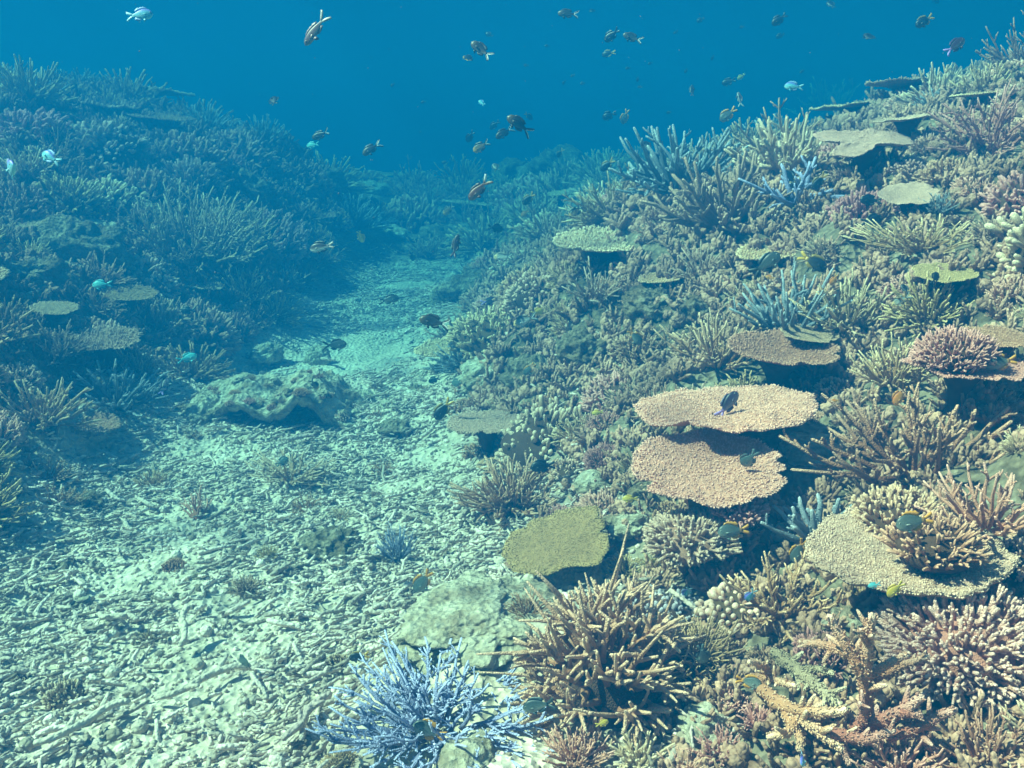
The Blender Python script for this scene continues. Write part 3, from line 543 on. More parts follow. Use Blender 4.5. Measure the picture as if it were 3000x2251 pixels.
colony('knobbed_coral', knobs(110, 240, .055, .55, .5, True), 'lilac', 1930, 1830, 230, 'grey mauve cauliflower coral right of the large tan staghorn tips', 'mauve cauliflower coral', k=.5, tilt=(-.2,-.4,1), hpx=200)
colony('knobbed_coral', knobs(111, 130, .075, .6, .3, True), 'pale', 1868, 1900, 130, 'pale knobbly coral head wedged behind the large tan staghorn', None, k=.5, hpx=130)
colony('cushion_coral', bushy(112, 270, .5, .044, .32, .9, 94, 1, 4, .6, .2, .12, 0), 'cream', 2020, 1580, 260, 'cream cushion coral of blunt fingers below the pinkish brown plate', 'cream finger cushion', k=.4, tilt=(-.3,-.3,1), hpx=170, lift=.10)
colony('cushion_coral', bushy(113, 200, .5, .05, .32, .9, 94, 1, 4, .6, .2, .12, 0), 'beige', 2165, 1490, 170, 'smaller cream cushion coral right under the rim of the pinkish brown plate', None, k=.4, tilt=(.1,-.3,1), hpx=120, lift=.11)
colony('staghorn_coral', staghorn(114, 14, 1.0, .072, 66, .12, 1, 0, .12, 10, None, 180, .3, .4, 7, .42), 'bluegrey', 2390, 1590, 270, 'blue-grey staghorn coral of thick plain fingers left of the large pale plate', 'blue-grey fingers', k=.2, hpx=210)
colony('staghorn_coral', staghorn(115, 40, 1.0, .030, 86, .16, 4, 1, .28, 6, None, 180, .5, .32, 6, .5), 'brown', 2680, 1400, 480, 'wide dark brown staghorn thicket with pale tips above the large pale plate', 'dark brown thicket', k=.3, hpx=330, tilt=(-.25,-.4,1))
colony('staghorn_coral', staghorn(116, 26, 1.0, .036, 75, .2, 3, 1, .25, 6, None, 180, .4, .34, 6, .5), 'pinkish', 2890, 1550, 300, 'reddish brown staghorn coral at the right edge behind the large pale plate', None, k=.3, hpx=260, lift=.08)
colony('cushion_coral', bushy(117, 170, .5, .045, .36, .8, 92, 2), 'tan', 2640, 1520, 270, 'tan cushion coral at the back of the large pale plate', None, k=.4, tilt=(-.1,-.3,1), hpx=150, lift=.10)
colony('cushion_coral', bushy(118, 120, .6, .04, .4, .8, 95, 2), 'brown', 2740, 1600, 280, 'dark stubby coral growing in the hollow of the large pale plate', None, k=.2, hpx=110, lift=.15)
colony('staghorn_coral', staghorn(119, 26, 1.0, .05, 62, .22, 2, 0, .18, 6, None, 180, .35, .36, 7, .35), 'bluegrey', 2310, 985, 290, 'grey-blue staghorn coral of long upright spikes behind the brown bowl plate', 'grey-blue spiky staghorn', k=.2, hpx=220)
colony('staghorn_coral', staghorn(120, 34, 1.0, .036, 72, .22, 3, 1, .22, 4, None, 180, .4, .34, 6, .45), 'tan', 2100, 1075, 260, 'tan staghorn bush left of the brown bowl plate', 'tan staghorn bush', k=.3, hpx=240, tilt=(-.3,-.3,1))
colony('staghorn_coral', staghorn(121, 34, 1.0, .034, 72, .22, 3, 1, .22, 4, None, 180, .4, .34, 6, .45), 'greygreen', 2480, 960, 240, 'pale green staghorn bush right of the grey-blue spiky staghorn', None, k=.3, hpx=190)
colony('staghorn_coral', staghorn(122, 34, 1.0, .034, 72, .2, 3, 1, .22, 4, None, 180, .4, .34, 6, .45), 'tan', 2620, 1130, 240, 'tangled tan staghorn left of the wide right-edge plate', None, k=.3, hpx=230)
colony('cushion_coral', bushy(123, 260, .6, .035, .4, .8, 95, 2), 'pinkish', 2790, 1040, 230, 'pale pink finger coral heaped on the wide right-edge plate', None, k=.3, hpx=170, lift=.16)
colony('staghorn_coral', staghorn(124, 90, .95, .032, 85, .2, 3, 0, .2, 8, None, 180, .3, .3, 6, .45), 'tan', 1500, 1490, 260, 'tan bushy staghorn coral in front of the small plate on a stalk', 'tan bushy staghorn', k=.4, tilt=(-.2,-.3,1), hpx=210, base=7)
colony('cushion_coral', bushy(125, 260, .7, .03, .35, .9, 95, 1), 'pinkish', 1772, 1352, 130, 'small round brownish pink cushion left of the pinkish brown plate', 'small round pinkish cushion', k=.3, hpx=90)
colony('cushion_coral', bushy(126, 170, .5, .042, .36, .85, 94, 1), 'pinkish', 1770, 1495, 175, 'small pinkish cushion coral above the olive yellow-rimmed plate', None, k=.4, tilt=(-.3,-.4,1), hpx=110)
colony('bushy_coral', staghorn(127, 70, .95, .022, 70, .3, 2, 0, .2, 0, None, 180, .4, .28, 5, .5), 'olive', 1865, 1390, 130, 'dark green grassy coral tuft between the small pinkish cushion and the pinkish plate', None, k=.3, hpx=130)
colony('cushion_coral', bushy(128, 90, .5, .05, .36, .8, 92, 2), 'brown', 1395, 1325, 85, 'dark reddish coral tuft at the foot of the small plate on a stalk', None, k=.3, hpx=60)
colony('staghorn_coral', staghorn(129, 20, 1.0, .034, 85, .25, 4, 1, .2, 0, None, 180, .2, .42, 6, .5), 'cream', 1742, 880, 175, 'pale open star-shaped staghorn coral above the dark hollow on the right slope', 'pale star staghorn', k=.3, tilt=(-.3,-.5,1), hpx=160)
colony('cushion_coral', staghorn(130, 60, .95, .035, 85, .2, 2, 0, .2, 0, None, 180, .3, .3, 6, .5), 'cream', 2060, 815, 190, 'bright cream finger coral cluster below the antler corals of the right slope', 'bright cream cluster', k=.3, hpx=150, tilt=(-.2,-.3,1))
colony('staghorn_coral', staghorn(131, 44, 1.0, .046, 80, .25, 3, 1, .2, 0, None, 180, .45, .36, 6, .5), 'greygreen', 2130, 660, 300, 'broad pale staghorn thicket on the shoulder of the right slope', 'broad pale thicket', k=.3, hpx=260, tilt=(-.2,-.3,1))
colony('staghorn_coral', staghorn(132, 40, 1.0, .042, 80, .28, 3, 1, .2, 0, None, 180, .45, .36, 6, .5), 'bluegrey', 1985, 560, 300, 'grey-green staghorn thicket along the left skyline of the right slope', 'skyline thicket', k=.3, hpx=210)
colony('staghorn_coral', staghorn(133, 40, 1.0, .050, 78, .28, 3, 1, .2, 0, None, 180, .45, .36, 6, .5), 'cream', 2300, 520, 260, 'cream staghorn coral with long spikes left of the forked grey plate', 'cream spiky staghorn', k=.3, hpx=200)
colony('staghorn_coral', staghorn(134, 9, 1.0, .05, 84, .12, 3, 1, .18, 0, None, 180, .2, .45, 7, .5), 'blue', 2330, 600, 250, 'blue-grey antler coral with wide flat arms on the right slope', 'blue antler coral', k=.3, hpx=120, tilt=(-.2,-.5,1))
colony('staghorn_coral', staghorn(135, 46, .95, .026, 88, .2, 3, 1, .2, 0, None, 180, .4, .34, 5, .5), 'olive', 1790, 640, 220, 'dull green staghorn coral behind the fuzzy cream plate', 'dull green staghorn', k=.3, hpx=160)
colony('staghorn_coral', staghorn(136, 24, .95, .034, 85, .25, 3, 1, .2, 0, None, 180, .3, .36, 5, .5), 'greygreen', 1610, 700, 180, 'faint feathery staghorn at the far left tip of the right slope', None, k=.3, hpx=130)
colony('knobbed_coral', knobs(137, 130, .07, .7, .2), 'cream', 2275, 650, 90, 'white-dotted cauliflower coral below the blue antler coral', 'white-dotted cauliflower', k=.3, hpx=75)
colony('knobbed_coral', knobs(138, 90, .08, .7, .3), 'cream', 2440, 640, 80, 'small pale knobbed coral between the blue antler coral and the small pale tilted plate', None, k=.3, hpx=60)
colony('staghorn_coral', staghorn(139, 46, 1.0, .03, 85, .2, 3, 1, .25, 0, None, 180, .45, .34, 5, .5), 'pinkish', 2900, 440, 260, 'pinkish brown staghorn thicket at the right edge beside the forked grey plate', 'pinkish edge thicket', k=.3, hpx=260, tilt=(-.3,-.4,1))
colony('bushy_coral', staghorn(140, 70, 1.0, .026, 80, .2, 2, 0, .2, 0, None, 180, .6, .3, 5, .5), 'tan', 2700, 735, 330, 'long low tan finger coral bank above the greenish round plate', 'low tan finger bank', k=.4, hpx=120, sq=(1, .6, .5), tilt=(-.2,-.3,1))
colony('staghorn_coral', staghorn(141, 30, 1.0, .034, 80, .25, 3, 1, .2, 0, None, 180, .4, .36, 5, .5), 'greygreen', 2420, 350, 190, 'hazy staghorn coral under the edge-on crest plate', None, k=.3, hpx=150)
colony('cushion_coral', bushy(142, 120, .8, .04, .4, .8, 95, 1), 'pale', 2720, 440, 110, 'grey rounded coral head right of the forked grey plate', None, k=.3, hpx=60)
colony('knobbed_coral', knobs(143, 110, .075, .8, .3), 'cream', 1915, 1120, 100, 'cream popcorn-like coral above the left end of the big beige plate', None, k=.3, hpx=110)
colony('cushion_coral', bushy(144, 110, .7, .04, .4, .8, 95, 2), 'greygreen', 1440, 990, 240, 'grey-green bushy coral at the valley edge behind the yellow-faced fish', 'valley-edge bush', k=.4, hpx=180, tilt=(-.3,-.4,1))
colony('cushion_coral', bushy(145, 130, .7, .04, .4, .8, 95, 2), 'tan', 1870, 1030, 150, 'tan bushy coral under the dark fish with the orange tail', None, k=.4, hpx=140, tilt=(-.2,-.4,1))
boulder(ROCK, 2330, 1560, 150, 'pale bare rock between the cream finger cushion and the blue-grey fingers', None, 216, (1, .8, .5), .25, .0)
boulder(ROCK, 2060, 2120, 170, 'pale bare rock under the olive finger bush', None, 217, (1, .8, .5), .25, -.1)
boulder(ROCK, 1385, 1815, 470, 'broad pale pitted rock shelf between the rubble and the large tan staghorn', 'pale rock shelf', 218, (1.1, .9, .24), .24, -.02, .5, 0, 'reef_rock', 2.8)
# bottom edge tufts
for i, (px, py, wp, m, lab) in enumerate([
 (1690, 2235, 190, 'pinkish', 'pinkish finger coral tuft on the bottom edge left of the spiky pale tuft'),
 (1870, 2245, 190, 'cream', 'spiky pale coral tuft on the bottom edge under the large tan staghorn'),
 (2010, 2275, 150, 'pinkish', 'bushy pink-beige coral tuft on the bottom edge right of the spiky pale tuft'),
 (2120, 2215, 160, 'beige', 'leafy beige coral tuft rising from the bottom edge below the olive finger bush'),
 (2225, 2130, 130, 'beige', 'upright beige coral spray just right and below the olive finger bush'),
 (2640, 2275, 260, 'pinkish', 'pinkish carpet coral on the bottom edge under the fallen cream staghorn'),
 (2890, 2240, 260, 'brown', 'dark brown finger carpet in the bottom right corner')]):
    mbx = staghorn(150 + i, 22, 1.0, .07, 62, .15, 4, 0, .15, 16, None, 180, .3, .36, 7, .4) if i in (1, 4) else staghorn(150 + i, 60, 1.0, .04, 75, .2, 5, 0, .15, 0, None, 180, .5, .25, 5, .55)
    colony('finger_coral', mbx, m, px, py, wp, lab, None, k=.3, hpx=wp * .7)
colony('finger_coral', staghorn(160, 60, .95, .03, 85, .2, 3, 0, .2, 0, None, 180, .3, .3, 5, .55), 'olive', 1545, 1800, 140, 'dark olive finger coral shadowed against the pale boulder', None, k=.4, hpx=170, tilt=(-.4,-.3,1))
colony('finger_coral', staghorn(161, 60, .95, .03, 85, .2, 3, 0, .2, 0, None, 180, .3, .3, 5, .55), 'olive', 1925, 1660, 110, 'grey-brown finger coral tucked under the cream finger cushion', None, k=.4, hpx=160, tilt=(-.5,-.4,1))
colony('staghorn_coral', staghorn(162, 50, 1.0, .028, 70, .35, 3, 1, .2, 0, None, 180, .35, .34, 5, .5), 'blue', 1165, 1640, 130, 'small blue staghorn on the left edge of the pale boulder', 'small blue staghorn', k=.3, hpx=170, tilt=(-.3,-.2,1), sq=(.8, .8, 1.2))
colony('finger_coral', bushy(163, 150, .5, .03, .4, .8, 95, 2), 'tan', 1000, 2240, 120, 'brown furry coral tuft left of the blue staghorn at the bottom edge', None, k=.4, hpx=110)
colony('finger_coral', bushy(164, 120, .7, .035, .4, .8, 95, 2), 'tan', 2240, 1940, 120, 'small tan brush coral below the spidery brown staghorn', None, k=.3, hpx=110)

# --- rubble valley and left slope
colony('staghorn_coral', staghorn(170, 12, 1.0, .034, 66, .05, 2, 0, .15, 0, 25, 55, .15, .5, 6, .5), 'beige', 575, 1525, 150, 'pale tan staghorn fan standing alone on the rubble', 'lone tan staghorn fan', k=.2, hpx=110, tilt=(.3,0,1))
colony('staghorn_coral', staghorn(171, 40, 1.0, .034, 85, .15, 3, 1, .2, 0, None, 180, .5, .34, 5, .5), 'cream', 850, 1405, 260, 'low yellowish staghorn patch on the rubble in front of the rock arch', 'low yellowish staghorn', k=.3, hpx=80, sq=(1, .6, .5))
colony('knobbed_coral', knobs(172, 110, .06, .85, .1), 'cream', 832, 1215, 80, 'white-dotted round coral on the lip of the rock arch', None, k=.3, hpx=70, sink=-.75)
colony('staghorn_coral', staghorn(173, 34, 1.0, .04, 82, .25, 4, 1, .2, 0, None, 180, .25, .4, 6, .5), 'greygreen', 465, 985, 210, 'fan-like grey staghorn coral low on the left slope', 'left fan staghorn', k=.4, hpx=170, tilt=(.25,-.4,1))
colony('staghorn_coral', staghorn(174, 30, 1.0, .036, 82, .2, 4, 1, .2, 0, None, 180, .25, .4, 6, .5), 'greygreen', 170, 1050, 180, 'feathery grey staghorn at the left below the flat grey-green plate', None, k=.4, hpx=120, tilt=(.2,-.3,1))
colony('cushion_coral', bushy(175, 120, .6, .045, .4, .8, 95, 2), 'pale', 55, 1115, 140, 'pale lumpy finger coral at the left edge', 'pale left-edge lump', k=.4, hpx=130)
colony('staghorn_coral', staghorn(176, 30, 1.0, .036, 80, .2, 3, 1, .2, 0, None, 180, .3, .4, 6, .5), 'tan', 130, 1240, 220, 'brownish staghorn coral at the left edge above the shaded rubble', None, k=.4, hpx=170)
colony('staghorn_coral', staghorn(177, 34, 1.0, .036, 80, .3, 3, 1, .2, 0, None, 180, .3, .4, 6, .5), 'greygreen', 720, 880, 150, 'grey staghorn coral at the foot of the left slope near the sand', None, k=.4, hpx=130)
colony('staghorn_coral', staghorn(178, 20, 1.0, .04, 80, .3, 3, 1, .2, 0, None, 180, .2, .4, 5, .5), 'pale', 845, 830, 90, 'small pale staghorn standing on the rubble at the valley entrance', None, k=.4, hpx=80)
colony('staghorn_coral', staghorn(179, 170, .55, .016, 80, .2, 4, 1, .25, 0, None, 180, 1.0, .4, 5, .5), 'greygreen', 560, 740, 400, 'broad hazy staghorn thicket in the middle of the left slope', 'broad left thicket', k=.4, hpx=200, tilt=(.2,-.4,1))
colony('cushion_coral', bushy(180, 150, .8, .04, .35, .8, 95, 1), 'olive', 200, 600, 210, 'rounded hazy coral mound high on the left slope', 'left coral mound', k=.4, hpx=120)
colony('cushion_coral', bushy(181, 150, .8, .04, .35, .8, 95, 1), 'pale', 560, 540, 180, 'pale hazy domed coral near the crest of the left slope', 'left pale dome', k=.4, hpx=110)

# --- rocks
def arch():
    """hollow slab of dead plate coral: an overhanging shell, thick, open towards the camera"""
    p, d = hit(800, 1225); mb = MB(); nu, nv = 130, 60; U, V = np.meshgrid(np.linspace(0, 1, nu), np.linspace(0, 1, nv), indexing='ij')
    x = (U - .5) * .92; ridge = np.exp(-((U - .54) / .24)**2) * .15 + .03 * np.sin(U * 21) + .07 * np.exp(-((U - .18) / .12)**2)
    e = np.minimum(U, 1 - U); ridge = ridge * sstep(0, .16, e) + .0
    y = V * .52 - .04 - .10 * np.sin(U * math.pi) + .05 * fbm(U * 7, V * 2, 3.3, 3) * (1 - V); z = ridge * (1 - .75 * V**1.6) + .035 * np.sin(V * 3.1) * sstep(0, .2, e) + .09 * fbm(x * 5, y * 5, 2.2, 5) + .035 * (np.abs(fbm(x * 15, y * 15, 6.2, 4)) - .2) + .02 * fbm(x * 38, y * 38, 1.2, 4) - .015
    z = z - .10 * sstep(.85, 1, V) - .06 * sstep(.12, 0, e)
    top = np.stack([x, y, z], 2); th = .045 + .02 * fbm(x * 9, y * 9, 5.5, 3)
    bot = top.copy(); bot[...,2] -= th; bot[...,1] += .03 * (1 - V)
    i, j = np.meshgrid(np.arange(nu - 1), np.arange(nv - 1), indexing='ij'); q = np.stack([i * nv + j, (i + 1) * nv + j, (i + 1) * nv + j + 1, i * nv + j + 1], 2).reshape(-1, 4); M = nu * nv
    bd = np.concatenate([np.arange(nu) * nv, (nu - 1) * nv + np.arange(1, nv), (np.arange(nu - 1)[::-1]) * nv + nv - 1, np.arange(1, nv - 1)[::-1]]); b2 = np.roll(bd, -1)
    mb.add(np.concatenate([top.reshape(-1, 3), bot.reshape(-1, 3)]), [q, (q + M)[:, ::-1], np.stack([b2, bd, bd + M, b2 + M], 1)], 0)
    o = link('rock_arch', mb.mesh('rock_arch', ROCK)); g = float(height(p[0], p[1])); o.location = (p[0], p[1] - .02, g - .0); o.rotation_euler = (0, 0, -.08)
    tag(o, 'pale arched slab of dead coral with a dark hollow under its lip', 'rock'); HERO.append((790, 1160, 300, 120, 'rock arch', d))
arch()
boulder(ROCK, 785, 1075, 90, 'pale knob of rock on top of the rock arch', None, 201, (1, .8, .7), .25, .8)
boulder(ROCK, 600, 1205, 190, 'long pale rock lying left of the rock arch', None, 202, (1, .45, .35), .25, .1, yaw=.5)
boulder(ROCK, 930, 1065, 80, 'dim block of rock on the sand behind the rock arch', None, 203, (1, .8, 1), .2, .3)
boulder(ROCK, 1735, 1432, 120, 'pale rounded rock between the tan bushy staghorn and the pinkish plate', 'pale rounded rock', 204, (1, .8, .6), .15, .2)
boulder(ROCKG, 1560, 1120, 200, 'lumpy grey reef rock in the middle of the right slope', 'lumpy grey rock', 205, (1, .7, .6), .3, .1, fq=2.6)
boulder(ROCKG, 1700, 1040, 170, 'dark rough reef rock below the pale star staghorn', None, 206, (1, .7, .7), .3, .1, fq=2.6)
boulder(ROCKG, 1900, 900, 180, 'craggy reef rock below the bright cream cluster', None, 207, (1, .7, .6), .3, .0, fq=2.6)
boulder(ROCK, 1690, 1700, 230, 'sunlit pale rock behind the large tan staghorn tips', None, 208, (1, .8, .5), .2, .1)
boulder(ROCK, 1370, 2235, 250, 'sunlit pale rock at the bottom right of the blue staghorn', None, 209, (1, .7, .45), .22, .0)
boulder(ROCK, 2400, 1320, 240, 'pale sandy ledge right of the pinkish brown plate', None, 210, (1, .8, .3), .2, -.05)
boulder(ROCK, 1155, 690, 120, 'faint pale slab on the sand far down the valley', None, 211, (1, .6, .35), .2, .1)
boulder(ROCK, 1090, 560, 120, 'very faint pale slab at the head of the valley', None, 212, (1, .6, .35), .2, .1)
boulder(ROCK, 1840, 1555, 130, 'grey chunk of rock right of the olive yellow-rimmed plate', None, 213, (1, .8, .5), .3, .3)
boulder(ROCKG, 960, 1600, 200, 'low dark mound of crusted rubble in the middle of the rubble', 'crusted rubble mound', 214, (1, .8, .35), .3, -.05, fq=3)
boulder(ROCKG, 190, 1660, 70, 'small dark stone half buried in the rubble at the left', None, 215, (1, .8, .6), .2, .1)
for i, (px, py, wp, yw, lab) in enumerate([(600, 2045, 260, .35, 'long curved dead branch lying on the rubble in the lower left'), (545, 1900, 120, 1.5, 'upright forked dead branch on the rubble near the round dark fish'),
  (880, 1310, 90, -.1, 'bent dead branch in front of the hollow of the rock arch'), (960, 1075, 80, -1.0, 'thin pale dead stick beside the rock arch'), (350, 1850, 150, -.6, 'straight dead stick pointing down right on the left rubble'),
  (900, 2150, 200, .9, 'pale dead branch left of the blue staghorn'), (250, 2170, 260, .5, 'long dead branch in the bottom left shade')]):
    p, d = hit(px, py); L = wp * PX * d; R = np.random.RandomState(300 + i); mb = MB(); s = np.linspace(-.5, .5, 7)
    c = np.stack([s * L, .12 * L * np.sin(s * 5), (.10 * L * (s + .5) if i != 1 else .5 * L * (s + .5)) + .012], 1) + R.normal(size=(7, 3)) * L * .012
    r0 = max(.008, L * .045); tubes(mb, c[None], (r0 * (1 - .4 * np.abs(s - .1)))[None], np.full((1, 7), .6), 8)
    for q in (2, 4): 
        dd = nrm(np.array([.6, R.choice([-1, 1]) * .8, .5])); tubes(mb, (c[q] + dd * np.array([0, .12, .22])[:,None] * L)[None], (r0 * np.array([.8, .65, .45]))[None], np.full((1, 3), .6), 7)
    o = link('dead_branch', mb.mesh('dead_branch', RUB)); o.location = p + np.array([0, 0, .02]); o.rotation_euler = (0, 0, yw); tag(o, lab, 'dead coral'); HERO.append((px, py, wp * .3, wp * .1, None, d))
# ------------------------------------------------------------------ the crowd of smaller colonies on both slopes
KINDS = []
def proto(name, word, cw, mb, mat, h): KINDS.append((name, word, cw, mb.mesh(name, [CM[mat], CM['dead']] if isinstance(mat, str) else mat), h))
proto('staghorn_coral', 'staghorn coral', 'tan', staghorn(401, 30, 1.0, .042, 82, .2, 3, 1, .22, 0, None, 180, .35, .36, 5, .5), 'tan', .8)
proto('staghorn_coral', 'staghorn coral', 'grey-green', staghorn(402, 34, 1.0, .040, 86, .2, 3, 1, .22, 0, None, 180, .35, .36, 5, .5), 'greygreen', .8)
proto('staghorn_coral', 'staghorn coral', 'cream', staghorn(403, 26, 1.0, .050, 78, .25, 3, 0, .2, 0, None, 180, .35, .36, 5, .5), 'cream', .8)
proto('staghorn_coral', 'staghorn coral', 'blue-grey', staghorn(404, 30, 1.0, .042, 80, .25, 3, 1, .2, 0, None, 180, .35, .36, 5, .5), 'bluegrey', .8)
proto('staghorn_coral', 'staghorn coral', 'brown', staghorn(405, 40, .95, .034, 88, .15, 3, 1, .25, 0, None, 180, .4, .34, 5, .5), 'brown', .8)
proto('bushy_coral', 'bushy coral', 'olive', staghorn(406, 80, .9, .034, 92, .15, 2, 0, .2, 0, None, 180, .25, .3, 5, .6), 'olive', .7)
proto('bushy_coral', 'bushy coral', 'pale green', staghorn(407, 80, .9, .036, 92, .15, 2, 0, .2, 0, None, 180, .25, .3, 5, .6), 'greygreen', .7)
proto('cushion_coral', 'cushion coral', 'beige', bushy(408, 120, .55, .055, .4, .8, 96, 2), 'beige', .6)
proto('cushion_coral', 'cushion coral', 'pinkish', bushy(409, 150, .6, .045, .4, .8, 96, 2), 'pinkish', .6)
proto('cushion_coral', 'cushion coral', 'brown', bushy(410, 120, .65, .05, .4, .8, 96, 2), 'brown', .6)
proto('knobbed_coral', 'knobbed coral', 'pale', knobs(411, 230, .055, .65, .5), 'pale', .6)
proto('knobbed_coral', 'knobbed coral', 'cream', knobs(412, 260, .05, .7, .6), 'cream', .6)
proto('reef_rock', 'lump of reef rock', 'grey', rock(413, (1, .9, .65), .3, 40, 2.6), ROCKG, .5)
proto('reef_rock', 'lump of reef rock', 'pale', rock(414, (1, .8, .5), .3, 40, 2.6), ROCK, .5)
proto('plate_coral', 'little plate coral', 'tan', plate(415, 300, .08, .05, .10, .06, .028), 'tan', .3)
proto('plate_coral', 'little plate coral', 'grey', plate(416, 300, .10, .05, .10, .06, .028), 'greygreen', .3)
WORDCAT = {'reef_rock': 'rock'}
LM = [h for h in HERO if h[4]]
used_labels = set()
def rel_label(px, py, d, desc):
    c = sorted(LM, key=lambda h: math.hypot(px - h[0], (py - h[1])) / 100 + abs(d - h[5]) * .6)
    for tryn in range(2):
        for h in c[:9]:
            dx, dy = px - h[0], py - h[1]; near = math.hypot(dx, dy) < 1.35 * h[2] + 60
            if abs(dx) > abs(dy) * 1.3: r = ('just right of' if near else 'well to the right of') if dx > 0 else ('just left of' if near else 'well to the left of')
            else: r = ('just below' if near else 'some way below') if dy > 0 else ('just above' if near else 'some way above')
            if tryn:
                k = [q for q in c[:9] if q is not h][0]; l = f'{desc} between the {h[4]} and {k[4]}'
            else: l = f'{desc} {r} the {h[4]}'
            if l not in used_labels and len(l.split()) <= 16: used_labels.add(l); return l
    return None
placed = []
def crowd(n, xr, yr, seed, rad, weights, group, left, flat=False):
    R = np.random.RandomState(seed); tries = 0; k = 0
    while k < n and tries < n * 60:
        tries += 1; x = R.uniform(*xr); y = yr[0] + (yr[1] - yr[0]) * R.rand()**1.1
        b = float(base_h(np.array([x]), np.array([y]))[0])
        if flat and (b > .07 or (x + .78)**2 + (y - 4.75)**2 < .4): continue
        if (b < .07 and y < 7 and not flat) or (abs(x + .03) < .28 and abs(y - 1.55) < .5): continue
        r = R.uniform(*rad) * (1 + .16 * max(0, y - 2)); z = float(height(x, y)); px, py, f = project((x, y, z + r * .3))
        if not (-160 < px < 3160 and -100 < py < 2420) or f < .9: continue
        if any((x - q[0])**2 + (y - q[1])**2 < (.72 * (r + q[2]))**2 for q in placed): continue
        rp = r / f / PX
        bad = False
        for h in HERO:
            if h[5] is None: continue
            ex, ey = h[2] * .97 + rp * .45, h[3] * 1.0 + rp * .5
            if ((px - h[0]) / ex)**2 + ((py - h[1]) / ey)**2 < 1 and f < h[5] + .25: bad = True; break
        if bad: continue
        name, word, cw, me, hh = KINDS[R.choice(len(KINDS), p=weights)]
        if name == 'reef_rock': r *= .9
        o = bpy.data.objects.new(name, me); COL.objects.link(o)
        set_on(o, np.array([x, y, z - .05 * r + (.35 * r if name == 'plate_coral' else 0)]), r, R.uniform(0, 6.28), None, .55 if name != 'plate_coral' else .25, (R.uniform(.85, 1.2), R.uniform(.85, 1.2), R.uniform(.8, 1.25)))
        size = 'small' if r < .075 else ('mid-sized' if r < .12 else 'large')
        far = f > 4.3
        if far:
            where = 'rise at the valley head' if y > 7.4 and -1.5 < x < 1.3 else ('left slope' if left else 'far right slope'); l = f'dim {word} in the hazy crowd on the {where}'; g = 'dim corals in the hazy ' + ('left' if left else 'right') + ' distance'
            if name == 'reef_rock': g = g.replace('corals', 'rocks')
            tag(o, l, WORDCAT.get(name, 'coral'), l.replace('dim ', 'dim repeats of '))
        else:
            l = rel_label(px, py, f, f'{size} {cw} {word}') or rel_label(px, py, f, f'{size} rough {cw} {word}')
            if l is None: l = f'{size} {cw} {word} among the coral crowd of the ' + ('left' if left else 'right') + ' slope'
            tag(o, l, WORDCAT.get(name, 'coral'), group)
        placed.append((x, y, r)); k += 1
WR = np.array([9, 6, 6, 4, 8, 5, 4, 9, 9, 7, 7, 6, 5, 4, 4, 4], float); WR /= WR.sum()
WL = np.array([5, 4, 1, 4, 10, 12, 4, 3, 2, 14, 4, 1, 10, 2, 4, 4], float); WL /= WL.sum()  # left slope: darker kinds weighted up, shade put into the coral colours
crowd(70, (-.1, 1.7), (.85, 2.3), 50, (.03, .06), WR, 'smaller corals crowding the right slope', False)
crowd(290, (-.3, 3.6), (.85, 6.6), 51, (.045, .14), WR, 'smaller corals crowding the right slope', False)
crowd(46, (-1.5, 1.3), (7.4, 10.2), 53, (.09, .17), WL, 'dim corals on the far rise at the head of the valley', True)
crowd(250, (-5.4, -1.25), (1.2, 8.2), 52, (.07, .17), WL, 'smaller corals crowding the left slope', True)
WV = np.array([4, 2, 2, 0, 3, 1, 1, 1, 0, 2, 1, 1, 5, 5, 0, 0], float); WV /= WV.sum()
crowd(34, (-1.4, -.15), (1.15, 4.6), 54, (.018, .055), WV, 'small corals and stones scattered on the rubble', True, True)
# growth and stones on the rock arch
bpy.context.view_layer.update(); _dg = bpy.context.evaluated_depsgraph_get(); R = np.random.RandomState(91); k = 0
for _ in range(400):
    px, py = R.uniform(520, 1090), R.uniform(1040, 1260); r = Vector(ray(px, py)); ok, loc, nor, ix, ob, mw = scene.ray_cast(_dg, Vector(CAM), r.normalized())
    if not ok or not ob.name.startswith('rock_arch') or nor.z < .25: continue
    name, word, cw, me, hh = KINDS[R.choice([1, 4, 5, 7, 9, 10, 12, 13, 13, 13])]; o = bpy.data.objects.new(name, me); COL.objects.link(o); q = R.uniform(.012, .032)
    set_on(o, np.array(loc) - np.array([0, 0, q * .1]), q, R.uniform(0, 6.28), None, .3); tag(o, f'little {word} on the pale rock arch in the valley', WORDCAT.get(name, 'coral'), f'little bits of {word} on the rock arch'); k += 1
    if k >= 40: break
# ------------------------------------------------------------------ fish
def fish_mat():
    m, nt, p, N, L = nodes('fish_skin'); p.inputs['Roughness'].default_value = .42; p.inputs['Specular IOR Level'].default_value = .4
    a = N('ShaderNodeAttribute'); a.attribute_name = 'skin'; tc = N('ShaderNodeTexCoord')
    vo = N('ShaderNodeTexVoronoi'); vo.inputs['Scale'].default_value = 38; L(tc.outputs['Object'], vo.inputs['Vector'])
    mr = N('ShaderNodeMapRange'); mr.inputs[2].default_value = .6; mr.inputs[3].default_value = 1.12; mr.inputs[4].default_value = .75; L(vo.outputs['Distance'], mr.inputs[0])
    mx = N('ShaderNodeMix'); mx.data_type = 'RGBA'; mx.blend_type = 'MULTIPLY'; mx.inputs[0].default_value = 1; L(a.outputs['Color'], mx.inputs[6]); L(mr.outputs[0], mx.inputs[7])
    L(mx.outputs[2], p.inputs['Base Color']); return m
FM = fish_mat()
def lerp(a, b, t): return np.asarray(a) + (np.asarray(b) - np.asarray(a)) * np.asarray(t)[..., None]
